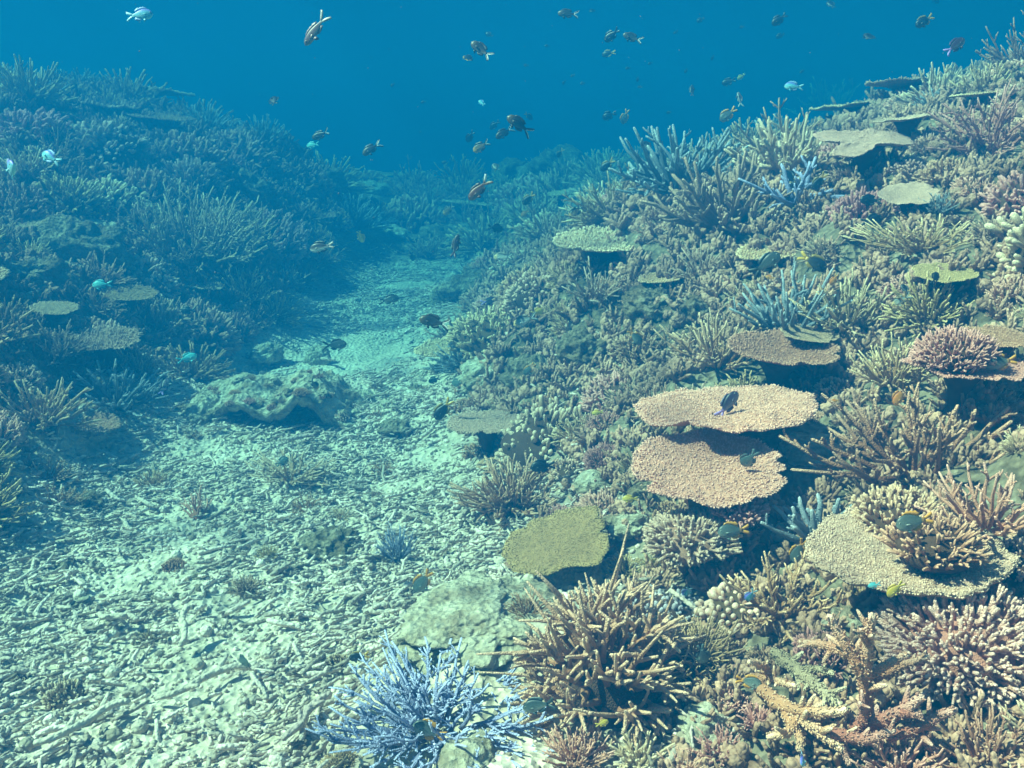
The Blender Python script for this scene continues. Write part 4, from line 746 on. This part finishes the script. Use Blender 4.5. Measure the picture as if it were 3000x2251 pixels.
def fish(deep, fork, back, mid, belly, tail, dorsal, face=None, stripes=False, whitetip=False, bend=0.):
    """nose at +x, length 1; one body with its fins; skin pattern by place on the body"""
    mb = MB(); K = 16; s = np.linspace(0, 1, K); xb = .5 - s * .78
    prof = np.sin(np.pi * np.clip(s, 0, 1)**.72)**.72 * (1 - .12 * s); prof = np.maximum(prof, .30 * sstep(.55, .95, s)); prof[0] = .05
    hh = deep * prof; ww = deep * .42 * prof**.9 * (1 - .45 * s); zc = .012 * np.sin(s * 3)
    n = 14; th = np.arange(n) * 2 * math.pi / n; S, T = np.meshgrid(s, th, indexing='ij')
    V = np.stack([np.repeat(xb, n).reshape(K, n), ww[:,None] * np.sin(T), zc[:,None] + hh[:,None] * np.cos(T)], 2)
    i, j = np.meshgrid(np.arange(K - 1), np.arange(n), indexing='ij'); q = np.stack([i * n + j, i * n + (j + 1) % n, (i + 1) * n + (j + 1) % n, (i + 1) * n + j], 2).reshape(-1, 4)
    u = (np.cos(T) + 1) / 2; c = lerp(belly, mid, sstep(.15, .5, u)); c = c + (np.asarray(back) - c) * sstep(.6, .95, u)[..., None]
    if face is not None: c = c + (np.asarray(face) - c) * (sstep(.34, .12, S) * .9)[..., None]
    c = c + (np.asarray(tail if not stripes else back) - c) * sstep(.85, 1, S)[..., None]
    cap = np.array([[.505, 0, 0], [xb[-1], 0, zc[-1]]]); e = np.arange(n)
    mb.add(np.concatenate([V.reshape(-1, 3), cap]), [q[:, ::-1], np.stack([e, (e + 1) % n, np.full(n, K * n)], 1), np.stack([(K-1)*n + (e + 1) % n, (K-1)*n + e, np.full(n, K * n + 1)], 1)], 0, 0, np.concatenate([c.reshape(-1, 3), c[0,:1], c[-1,:1]]))
    def fin(A, B, col, th0=.010, th1=.003, side=0.):
        """solid fin between root line A and edge line B"""
        A = np.asarray(A, float); B = np.asarray(B, float); M = len(A); off = np.array([0, 1, 0]) if not side else np.array([.3, .2, .9])
        off = off / np.linalg.norm(off); v = np.stack([A + off * th0, B + off * th1, B - off * th1, A - off * th0], 1).reshape(-1, 3)
        k = np.arange(M - 1) * 4; q = [np.stack([k + a, k + (a + 1) % 4, k + 4 + (a + 1) % 4, k + 4 + a], 1) for a in range(4)]
        q += [np.array([[3, 2, 1, 0], [(M-1)*4, (M-1)*4+1, (M-1)*4+2, (M-1)*4+3]])]
        cc = np.asarray(col, float); cc = np.broadcast_to(cc, (M, 3)) if cc.ndim == 1 else cc
        mb.add(v, q, 0, 0, np.repeat(cc, 4, axis=0))
    ph = hh[-1]; t = np.linspace(0, 1, 6)
    for sg in (1, -1):                                                    # tail lobes
        o = np.stack([xb[-1] + .02 - t * (.20 + .05 * fork), 0 * t, sg * (ph * .95 + t**.9 * (.07 + .10 * fork))], 1)
        inn = np.stack([xb[-1] - t * (.20 + .05 * fork) - (1 - fork) * .035 * np.sin(t * 3.14), 0 * t, sg * t**1.4 * (.07 + .10 * fork) * (.92 if fork > .4 else .75) * (1 - .55 * fork * (1 - t))], 1)
        if stripes:
            md = o * .38 + inn * .62; fin(o, md, back, .006); fin(md, inn, (.6, .62, .6), .005)
        else:
            cc = lerp(tail, (.95, .95, .95), sstep(.2, .5, t)) if whitetip and sg > 0 else np.asarray(tail); fin(o, inn, cc, .006)
    si = np.linspace(.24, .82, 9); zt = np.interp(si, s, hh + zc); xf = .5 - si * .78
    hf = deep * .38 * np.sin(np.linspace(.5, 2.6, 9))**.7 * (1 + .5 * sstep(.55, .85, np.linspace(0, 1, 9)))
    fin(np.stack([xf, 0 * si, zt - .012], 1), np.stack([xf - .045, 0 * si, zt + hf * (1 + .12 * np.tile([1, -1], 5)[:9])], 1), dorsal, .007)
    si = np.linspace(.52, .84, 6); zt = np.interp(si, s, -hh + zc); xf = .5 - si * .78; hf = deep * .42 * np.sin(np.linspace(.5, 2.5, 6))**.7
    fin(np.stack([xf, 0 * si, zt + .012], 1), np.stack([xf - .06, 0 * si, zt - hf], 1), dorsal, .006)
    for sg in (1, -1):                                                    # pelvic and pectoral fins, eyes
        zz = float(np.interp(.36, s, -hh + zc)); fin([[.24, sg * .03, zz + .02], [.20, sg * .03, zz + .02], [.15, sg * .035, zz + .015]], [[.21, sg * .04, zz - .04], [.13, sg * .05, zz - .09], [.12, sg * .045, zz - .03]], mid, .005)
        wy = float(np.interp(.30, s, ww)); fin([[.27, sg * wy * .95, -.01], [.265, sg * wy * .95, -.03], [.26, sg * wy * .93, -.05]], [[.17, sg * (wy + .05), .0], [.14, sg * (wy + .06), -.04], [.17, sg * (wy + .04), -.075]], lerp(mid, belly, np.array([.4, .4, .4])), .004)
        u2, v2 = np.meshgrid(np.linspace(0, math.pi, 7), np.arange(8) * math.pi / 4, indexing='ij'); er = .027; wx = float(np.interp(.13, s, ww)); 
        ev = np.stack([.5 - .13 * .78 + er * np.sin(u2) * np.cos(v2), sg * (wx * .86) + er * .55 * np.cos(u2), .018 + deep * .12 + er * np.sin(u2) * np.sin(v2)], 2)
        i, j = np.meshgrid(np.arange(6), np.arange(8), indexing='ij'); qq = np.stack([i * 8 + j, (i + 1) * 8 + j, (i + 1) * 8 + (j + 1) % 8, i * 8 + (j + 1) % 8], 2).reshape(-1, 4)
        ec = np.where((np.abs(np.cos(u2)) > .55)[..., None], [.01, .01, .012], [.5, .5, .42]); mb.add(ev.reshape(-1, 3), qq, 0, 0, ec.reshape(-1, 3))
    if bend:
        for v in mb.v: v[:,1] += bend * np.maximum(.25 - v[:,0], 0)**2
    return mb.mesh('fish', FM)
FT = {
 'chromis': dict(deep=.185, fork=1, back=(0.021,0.021,0.018), mid=(0.022,0.023,0.023), belly=(0.094,0.097,0.097), tail=(.03,.03,.03), dorsal=(.03,.03,.03), face=(0.096,0.072,0.030), stripes=True),
 'dark':    dict(deep=.23, fork=.45, back=(0.012,0.012,0.015), mid=(0.013,0.013,0.016), belly=(0.029,0.029,0.032), tail=(.03,.03,.035), dorsal=(.02,.02,.025)),
 'black':   dict(deep=.27, fork=.2, back=(.006,.006,.009), mid=(.008,.008,.012), belly=(.015,.015,.02), tail=(.01,.01,.012), dorsal=(.006,.006,.009)),
 'yellowtail': dict(deep=.22, fork=.5, back=(0.018,0.018,0.024), mid=(0.018,0.018,0.022), belly=(0.043,0.043,0.043), tail=(.75,.42,.05), dorsal=(.35,.22,.04)),
 'orangetail': dict(deep=.23, fork=.4, back=(.07,.08,.075), mid=(.15,.18,.165), belly=(.34,.34,.30), tail=(.85,.36,.05), dorsal=(.75,.33,.05)),
 'teal':    dict(deep=.27, fork=.4, back=(.07,.10,.10), mid=(.14,.19,.18), belly=(.28,.34,.32), tail=(.16,.20,.19), dorsal=(.10,.13,.13)),
 'orange':  dict(deep=.22, fork=.4, back=(.75,.22,.03), mid=(.85,.32,.05), belly=(.9,.45,.1), tail=(.85,.35,.05), dorsal=(.8,.28,.04)),
 'yellow':  dict(deep=.21, fork=.4, back=(.7,.45,.06), mid=(.85,.58,.08), belly=(.9,.7,.2), tail=(.85,.6,.1), dorsal=(.8,.5,.06)),
 'striped': dict(deep=.22, fork=.9, back=(0.018,0.018,0.018), mid=(0.330,0.198,0.072), belly=(0.480,0.330,0.180), tail=(.03,.03,.03), dorsal=(.1,.07,.04), face=(.85,.45,.12), stripes=True),
 'palestriped': dict(deep=.2, fork=.9, back=(.10,.10,.09), mid=(.5,.5,.46), belly=(.9,.8,.7), tail=(.03,.03,.03), dorsal=(.3,.25,.2), face=(.85,.55,.25), stripes=True),
 'paleblue':dict(deep=.22, fork=.7, back=(.20,.18,.75), mid=(.22,.62,.80), belly=(.5,.80,.85), tail=(.5,.75,.9), dorsal=(.4,.5,.85)),
 'cyan':    dict(deep=.2, fork=.6, back=(.12,.55,.62), mid=(.2,.72,.78), belly=(.5,.85,.85), tail=(.2,.6,.7), dorsal=(.12,.5,.6)),
 'rufous':  dict(deep=.17, fork=1, back=(0.180,0.060,0.036), mid=(0.151,0.058,0.029), belly=(0.270,0.198,0.162), tail=(.4,.2,.1), dorsal=(.08,.04,.03), whitetip=True),
 'purple':  dict(deep=.18, fork=.5, back=(0.030,0.018,0.042), mid=(0.066,0.030,0.060), belly=(0.270,0.228,0.270), tail=(.5,.3,.75), dorsal=(.08,.04,.10)),
 'silver':  dict(deep=.13, fork=.8, back=(0.132,0.096,0.120), mid=(0.130,0.101,0.122), belly=(0.288,0.270,0.259), tail=(.45,.44,.42), dorsal=(.2,.16,.18)),
 'wrasse':  dict(deep=.13, fork=.2, back=(0.009,0.007,0.012), mid=(0.018,0.013,0.021), belly=(0.060,0.048,0.054), tail=(.10,.05,.06), dorsal=(.02,.015,.02)),
 'whitebelly': dict(deep=.19, fork=.3, back=(.012,.012,.015), mid=(.03,.02,.03), belly=(.85,.82,.75), tail=(.5,.4,.35), dorsal=(.02,.02,.02)),
 'grey':    dict(deep=.20, fork=.8, back=(0.030,0.042,0.048), mid=(0.078,0.102,0.102), belly=(0.270,0.288,0.264), tail=(.04,.05,.05), dorsal=(.05,.07,.08)),
}
DG = None
def depth_at(px, py):
    global DG
    if DG is None: bpy.context.view_layer.update(); DG = bpy.context.evaluated_depsgraph_get()
    r = Vector(ray(px, py)); k = r.length; ok, loc, *_ = scene.ray_cast(DG, Vector(CAM), r.normalized())
    return (loc - Vector(CAM)).length / k if ok else 9.0
FMESH = {}
def add_fish(typ, px, py, ln, ang, label, yaw=0., real=.078, dmax=6.2, group=None, name=None):
    """ang: where the nose points in the photo (0 right, 90 up); yaw turns the nose away (+) or to the camera (-)"""
    rs = hash_int(px * 7 + py * 13); bend = (.0, .35, -.35)[rs % 3]
    key = (typ, bend)
    if key not in FMESH: FMESH[key] = fish(bend=bend, **FT[typ])
    dg = depth_at(px, py); d = min(real / (ln * PX / max(.35, math.cos(R_(yaw)))), dmax, dg - .07); Lr = ln * PX * d / max(.35, math.cos(R_(yaw)))
    o = bpy.data.objects.new('fish', FMESH[key]); COL.objects.link(o)
    p = CAM + ray(px, py) * d; a = R_(ang); X = math.cos(a) * RGT + math.sin(a) * UPV; Zd = -math.sin(a) * RGT + math.cos(a) * UPV
    if Zd[2] < -.05: Zd = -Zd
    X = math.cos(R_(yaw)) * X + math.sin(R_(yaw)) * FWD; X = X / np.linalg.norm(X); Yd = np.cross(Zd, X); Yd /= np.linalg.norm(Yd); Zd = np.cross(X, Yd)
    M = Matrix(np.stack([X, Yd, Zd], 1).tolist()).to_4x4(); o.matrix_world = Matrix.Translation(Vector(p)) @ M @ Matrix.Diagonal((Lr, Lr, Lr, 1))
    tag(o, label, 'fish', group)
def hash_int(a): return (int(a) * 2654435761) >> 7 & 1023
F = [
 ('paleblue', 409, 43, 72, 8, 'pale blue fish glowing high in the water at the upper left', 15),
 ('silver', 925, 88, 108, 232, 'slender silvery fish diving nose down near the top edge', 10),
 ('dark', 802, 296, 38, 118, 'small thin dark fish over the hazy crest of the left reef', 50),
 ('chromis', 940, 396, 56, 198, 'brown fish with striped tail just above a tiny cyan fish', 10),
 ('cyan', 916, 425, 38, 185, 'tiny bright cyan fish under the brown striped-tail fish', 20),
 ('paleblue', 145, 460, 62, 150, 'pale blue fish facing up left, between the left edge and the hazy reef', 25),
 ('paleblue', 28, 503, 70, 20, 'plump pale blue fish cut off by the left edge, facing the camera', -50),
 ('whitebelly', 943, 724, 74, 188, 'black fish with white belly in front of the dim far reef', 10),
 ('chromis', 1664, 41, 60, 172, 'dark forked-tail fish touching the top edge right of centre', 10),
 ('black', 1735, 34, 22, 100, 'tiny round black fish right of the topmost forked-tail fish', 40),
 ('dark', 1434, 102, 26, 150, 'faint small bluish fish above the steeply rising forked-tail fish', 20),
 ('chromis', 1410, 148, 78, 138, 'forked-tail fish rising steeply to the upper left', 5),
 ('yellowtail', 1370, 174, 38, 70, 'small round dark fish with a yellowish underside', 45),
 ('dark', 1793, 104, 50, 215, 'rounded dull purple fish nose down beside a forked-tail fish', 20),
 ('chromis', 1853, 112, 60, 155, 'forked-tail fish trailing right behind the rounded purple one', 5),
 ('yellowtail', 1782, 157, 36, 185, 'faint brownish fish below the rounded purple one', 30),
 ('paleblue', 1411, 301, 24, 130, 'tiny whitish fish alone above the close group of five', 30),
 ('chromis', 1521, 365, 84, 146, 'large white-bellied forked-tail fish heading up left in mid water', 0),
 ('yellowtail', 1549, 341, 28, 325, 'faint little yellow-tailed fish behind the large white-bellied one', 30),
 ('dark', 1448, 367, 30, 215, 'small dark fish left of the large white-bellied one', 35),
 ('chromis', 1477, 389, 58, 212, 'striped-tail fish heading down left under the large white-bellied one', 5),
 ('dark', 1376, 402, 28, 230, 'small round dark fish left of the heading-down striped-tail fish', 45),
 ('striped', 1409, 430, 52, 208, 'yellow-faced striped-tail fish, lowest of the mid-water cluster', 15),
 ('chromis', 1088, 436, 62, 214, 'lone striped-tail fish nose down over the head of the valley', 8),
 ('grey', 1452, 490, 30, 110, 'small two-tone fish nose up below the mid-water cluster', 50),
 ('black', 1784, 339, 38, 200, 'round black fish with yellow fin edge in open water', 25),
 ('orangetail', 1831, 343, 38, 250, 'slim dark fish with orange tail up, beside the round black fish', 30),
 ('yellowtail', 1640, 450, 24, 230, 'tiny dark fish with yellowish tail in the middle of the water', 40),
 ('dark', 1893, 427, 34, 110, 'small dark fish nose up just off the right slope skyline', 50),
 ('yellowtail', 1780, 484, 48, 218, 'dark fish with yellow back edge nosing down to the right slope', 15),
 ('rufous', 1404, 556, 84, 224, 'reddish brown fish with white upper tail lobe in mid water', 5),
 ('striped', 1314, 615, 40, 220, 'small yellow fish with black and white tail below the reddish brown fish', 15),
 ('yellowtail', 1549, 583, 46, 222, 'dark fish with bright yellow tail and back over the valley', 15),
 ('orange', 1538, 626, 28, 218, 'faint orange fish left of the feathery coral tip', 25),
 ('striped', 1687, 620, 52, 226, 'orange fish with black and white tail before the dull green staghorn', 5),
 ('dark', 1452, 669, 46, 352, 'faint dark fish facing right in the hazy valley', 15),
 ('wrasse', 1335, 722, 74, 78, 'slim black fish standing nose up over the valley', 5),
 ('yellow', 1056, 692, 34, 285, 'small faint yellow fish nose down over the far sand', 40),
 ('palestriped', 1474, 754, 54, 180, 'whitish pink fish facing left beside the fuzzy cream plate', 8),
 ('dark', 1208, 752, 24, 280, 'tiny dark fish just above the rubble at the valley entrance', 40),
 ('dark', 2435, 14, 32, 110, 'dark fish at the top edge above the crest', 40),
 ('black', 2741, 3, 28, 20, 'violet-black fish cut by the top edge near the right corner', 25),
 ('dark', 2052, 59, 22, 200, 'little dark fish below the top edge, left of a bigger dark one', 30),
 ('dark', 2283, 58, 48, 215, 'dark olive fish nosing down near the top right', 15),
 ('dark', 2286, 105, 24, 200, 'little dark fish under the dark olive fish', 30),
 ('yellowtail', 2710, 61, 60, 212, 'olive fish with yellow tail near the top right corner', 10),
 ('dark', 2547, 112, 42, 95, 'dark fish hanging nose up above the crest plates', 45),
 ('purple', 2798, 135, 78, 38, 'dark blue fish with violet nose close to the top right crest', 10),
 ('wrasse', 2027, 268, 44, 84, 'thin black fish with pale snout, upright in open water', 20),
 ('silver', 2167, 291, 48, 95, 'thin pale fish standing upright left of the crest', 20),
 ('dark', 2136, 240, 40, 190, 'dark fish left of and below a small yellow one', 20),
 ('yellow', 2171, 225, 24, 215, 'small yellow fish touching a dark fish near the crest', 25),
 ('orangetail', 2133, 336, 58, 218, 'grey fish with orange tail above the skyline thicket', 8),
 ('paleblue', 2325, 253, 50, 172, 'pale blue fish with yellowish nose at the tip of the crest plate', 20),
 ('black', 2548, 272, 34, 95, 'round black fish in front of the edge-on crest plate', 35),
 ('black', 2312, 520, 50, 130, 'big black fish left of the small pale tilted plate', 25),
 ('yellowtail', 2400, 532, 56, 235, 'black fish with orange tail up, beside the big black fish', 10),
 ('dark', 2550, 588, 60, 172, 'dark fish in the shade left of the small pale tilted plate', 10),
 ('dark', 2557, 645, 62, 10, 'dark blue fish in the shade under the small pale tilted plate', 15),
 ('cyan', 296, 834, 56, 184, 'bright cyan fish in front of the left slope', 10),
 ('cyan', 548, 1050, 56, 20, 'dull cyan fish between the left slope and the rock arch', 15),
 ('teal', 178, 940, 42, 40, 'dim teal fish above the feathery grey staghorn at the left', 20),
 ('dark', 549, 910, 42, 185, 'dark fish at the foot of the left slope', 15),
 ('purple', 481, 1135, 54, 80, 'dark blue fish nose up left of the rock arch', 25),
 ('grey', 982, 1011, 68, 4, 'grey fork-tailed fish over the round sand patch', 4),
 ('striped', 921, 1126, 36, 305, 'small orange fish with black tail nosing down behind the rock arch', 15),
 ('teal', 827, 1353, 38, 30, 'small teal fish above the low yellowish staghorn', 20),
 ('grey', 1140, 878, 58, 8, 'dark fish facing right over the far rubble', 8),
 ('chromis', 1272, 944, 90, 168, 'long fork-tailed fish with yellow head at the valley edge', 0),
 ('palestriped', 1538, 940, 72, 202, 'fish with orange face, blue-grey body and black tail tip', 5),
 ('purple', 1434, 883, 50, 10, 'dark reddish fish above the valley-edge bush', 15),
 ('yellow', 1574, 914, 38, 20, 'dull yellow fish behind the fish with orange face', 30),
 ('orangetail', 1861, 988, 58, 312, 'blue-black fish with orange tail diving to the lower right', 12),
 ('orangetail', 1550, 1083, 42, 228, 'light blue fish with orange tail before the lumpy grey rock', 20),
 ('dark', 1273, 1113, 38, 200, 'dark fish hovering over the rubble left of the right slope', 10),
 ('teal', 1339, 1121, 32, 190, 'round teal fish right of the dark hovering one over the rubble', 35),
 ('yellowtail', 1299, 1200, 76, 232, 'dark fish with yellow tail nose down by the small plate on a stalk', 5),
 ('dark', 1590, 1367, 72, 186, 'dark fish facing left above the pale rounded rock', 5),
 ('yellow', 1750, 1209, 32, 190, 'dim yellow fish in the shade left of the big beige plate', 20),
 ('yellow', 1845, 1462, 42, 180, 'greenish yellow fish hiding under the left rim of the pinkish plate', 15),
 ('grey', 2246, 773, 98, 38, 'large grey fish heading up right above the grey-blue spiky staghorn', 0),
 ('yellowtail', 2384, 768, 88, 328, 'dark fish with orange tail and back heading down right beside the large grey fish', 0),
 ('orange', 2443, 820, 34, 240, 'small orange fish above the pale green staghorn bush', 20),
 ('orange', 2255, 813, 24, 160, 'tiny orange fish between the spikes of the grey-blue staghorn', 20),
 ('palestriped', 2640, 880, 54, 215, 'pale grey fish with yellowish cheek below the greenish round plate', 20),
 ('dark', 2741, 813, 38, 60, 'slim dark blue fish in front of the greenish round plate', 30),
 ('dark', 2651, 848, 34, 110, 'dark fish just left and below the greenish round plate', 30),
 ('purple', 2132, 1186, 96, 52, 'dark purple fish with violet tail over the big beige plate', 5),
 ('teal', 2194, 1347, 46, 235, 'round teal fish hovering over the pinkish brown plate', 48),
 ('orange', 2637, 1159, 66, 246, 'bright orange fish nosing down above the dark brown thicket', 10),
 ('orange', 2445, 1175, 22, 190, 'tiny dark orange fish right of the big beige plate', 20),
 ('orangetail', 2931, 1062, 92, 190, 'dark teal fish with yellow tail at the right edge', 8),
 ('orangetail', 1240, 1702, 84, 235, 'green fish with orange tail up over the pale boulder', 5),
 ('yellowtail', 1050, 1925, 58, 190, 'olive fish with yellow tail low over the rubble left of the blue staghorn', 10),
 ('orangetail', 1258, 2142, 104, 158, 'teal fish with long orange back at the foot of the blue staghorn', 0),
 ('grey', 1579, 2066, 98, 196, 'blurred grey fish between the blue staghorn and the large tan staghorn', 10),
 ('yellow', 1765, 2120, 38, 15, 'little yellow-green fish inside the large tan staghorn', 20),
 ('teal', 721, 1937, 52, 210, 'round dark teal fish over bright sand in the lower left rubble', 42),
 ('orangetail', 2149, 1556, 94, 186, 'teal fish with orange tail at the right end of the cream finger cushion', 0),
 ('orangetail', 2339, 1613, 80, 250, 'teal fish with orange tail diving between blue-grey fingers and the spidery staghorn', 5),
 ('orangetail', 2679, 1529, 112, 192, 'blue fish with orange back and tail over the hollow of the large pale plate', 0),
 ('yellow', 2622, 1726, 62, 228, 'golden yellow fish in the dark under the large pale plate', 5),
 ('paleblue', 2199, 1744, 44, 245, 'small light blue-grey fish right of the pink knobbed coral', 35),
 ('orangetail', 2195, 1998, 68, 350, 'grey fish with orange rear fins right of the olive finger bush', -25),
 ('teal', 2059, 1921, 56, 285, 'slim dark teal fish hanging in front of the olive finger bush', 35),
 ('paleblue', 2013, 1731, 42, 260, 'small grey-blue fish by the pair of pale studded horns', 40),
 ('cyan', 2561, 1715, 34, 200, 'small faint bluish fish in the dark left of the golden yellow fish', 25),
 ('paleblue', 2355, 2224, 34, 200, 'tiny white fish with a black eye at the bottom edge among cream arms', -60),
]
for (typ, px, py, ln, ang, label, yaw) in F: add_fish(typ, px, py, ln, ang, label, yaw)
for (px, py) in [(1603,135),(1541,192),(1653,242),(1707,245),(1678,222),(1905,186),(1868,233),(1875,256),(2174,80),(1302,476),(2010,208),(1840,200),(1980,95),(2088,170),(2350,210),(1240,300),(1960,330),(1150,250)]:
    add_fish('dark', px, py, 15, 150 + (px * 37 % 120), 'tiny faint dark fish far off in the blue water', 20, .075, 6.4, 'tiny faint fish far off in the blue')

# specks drifting in the water
R = np.random.RandomState(77); mb = MB(); N = 420
pts = np.array([CAM + ray(R.uniform(-200, 3200), R.uniform(-100, 2200)) * R.uniform(1.3, 4.5) for _ in range(N)]); k = pts[:,2] > height(pts[:,0], pts[:,1]) + .05; pts = pts[k]; N = len(pts)
r = R.uniform(.0006, .0014, N); d = nrm(R.normal(size=(N, 3))); tubes(mb, pts[:,None] + d[:,None] * (r[:,None] * np.array([-.7, .7]))[:,:,None], r[:,None] * [1, .7], None, 5)
tag(link('drifting_specks', mb.mesh('drifting_specks', CM['bluegrey'])), kind='stuff')
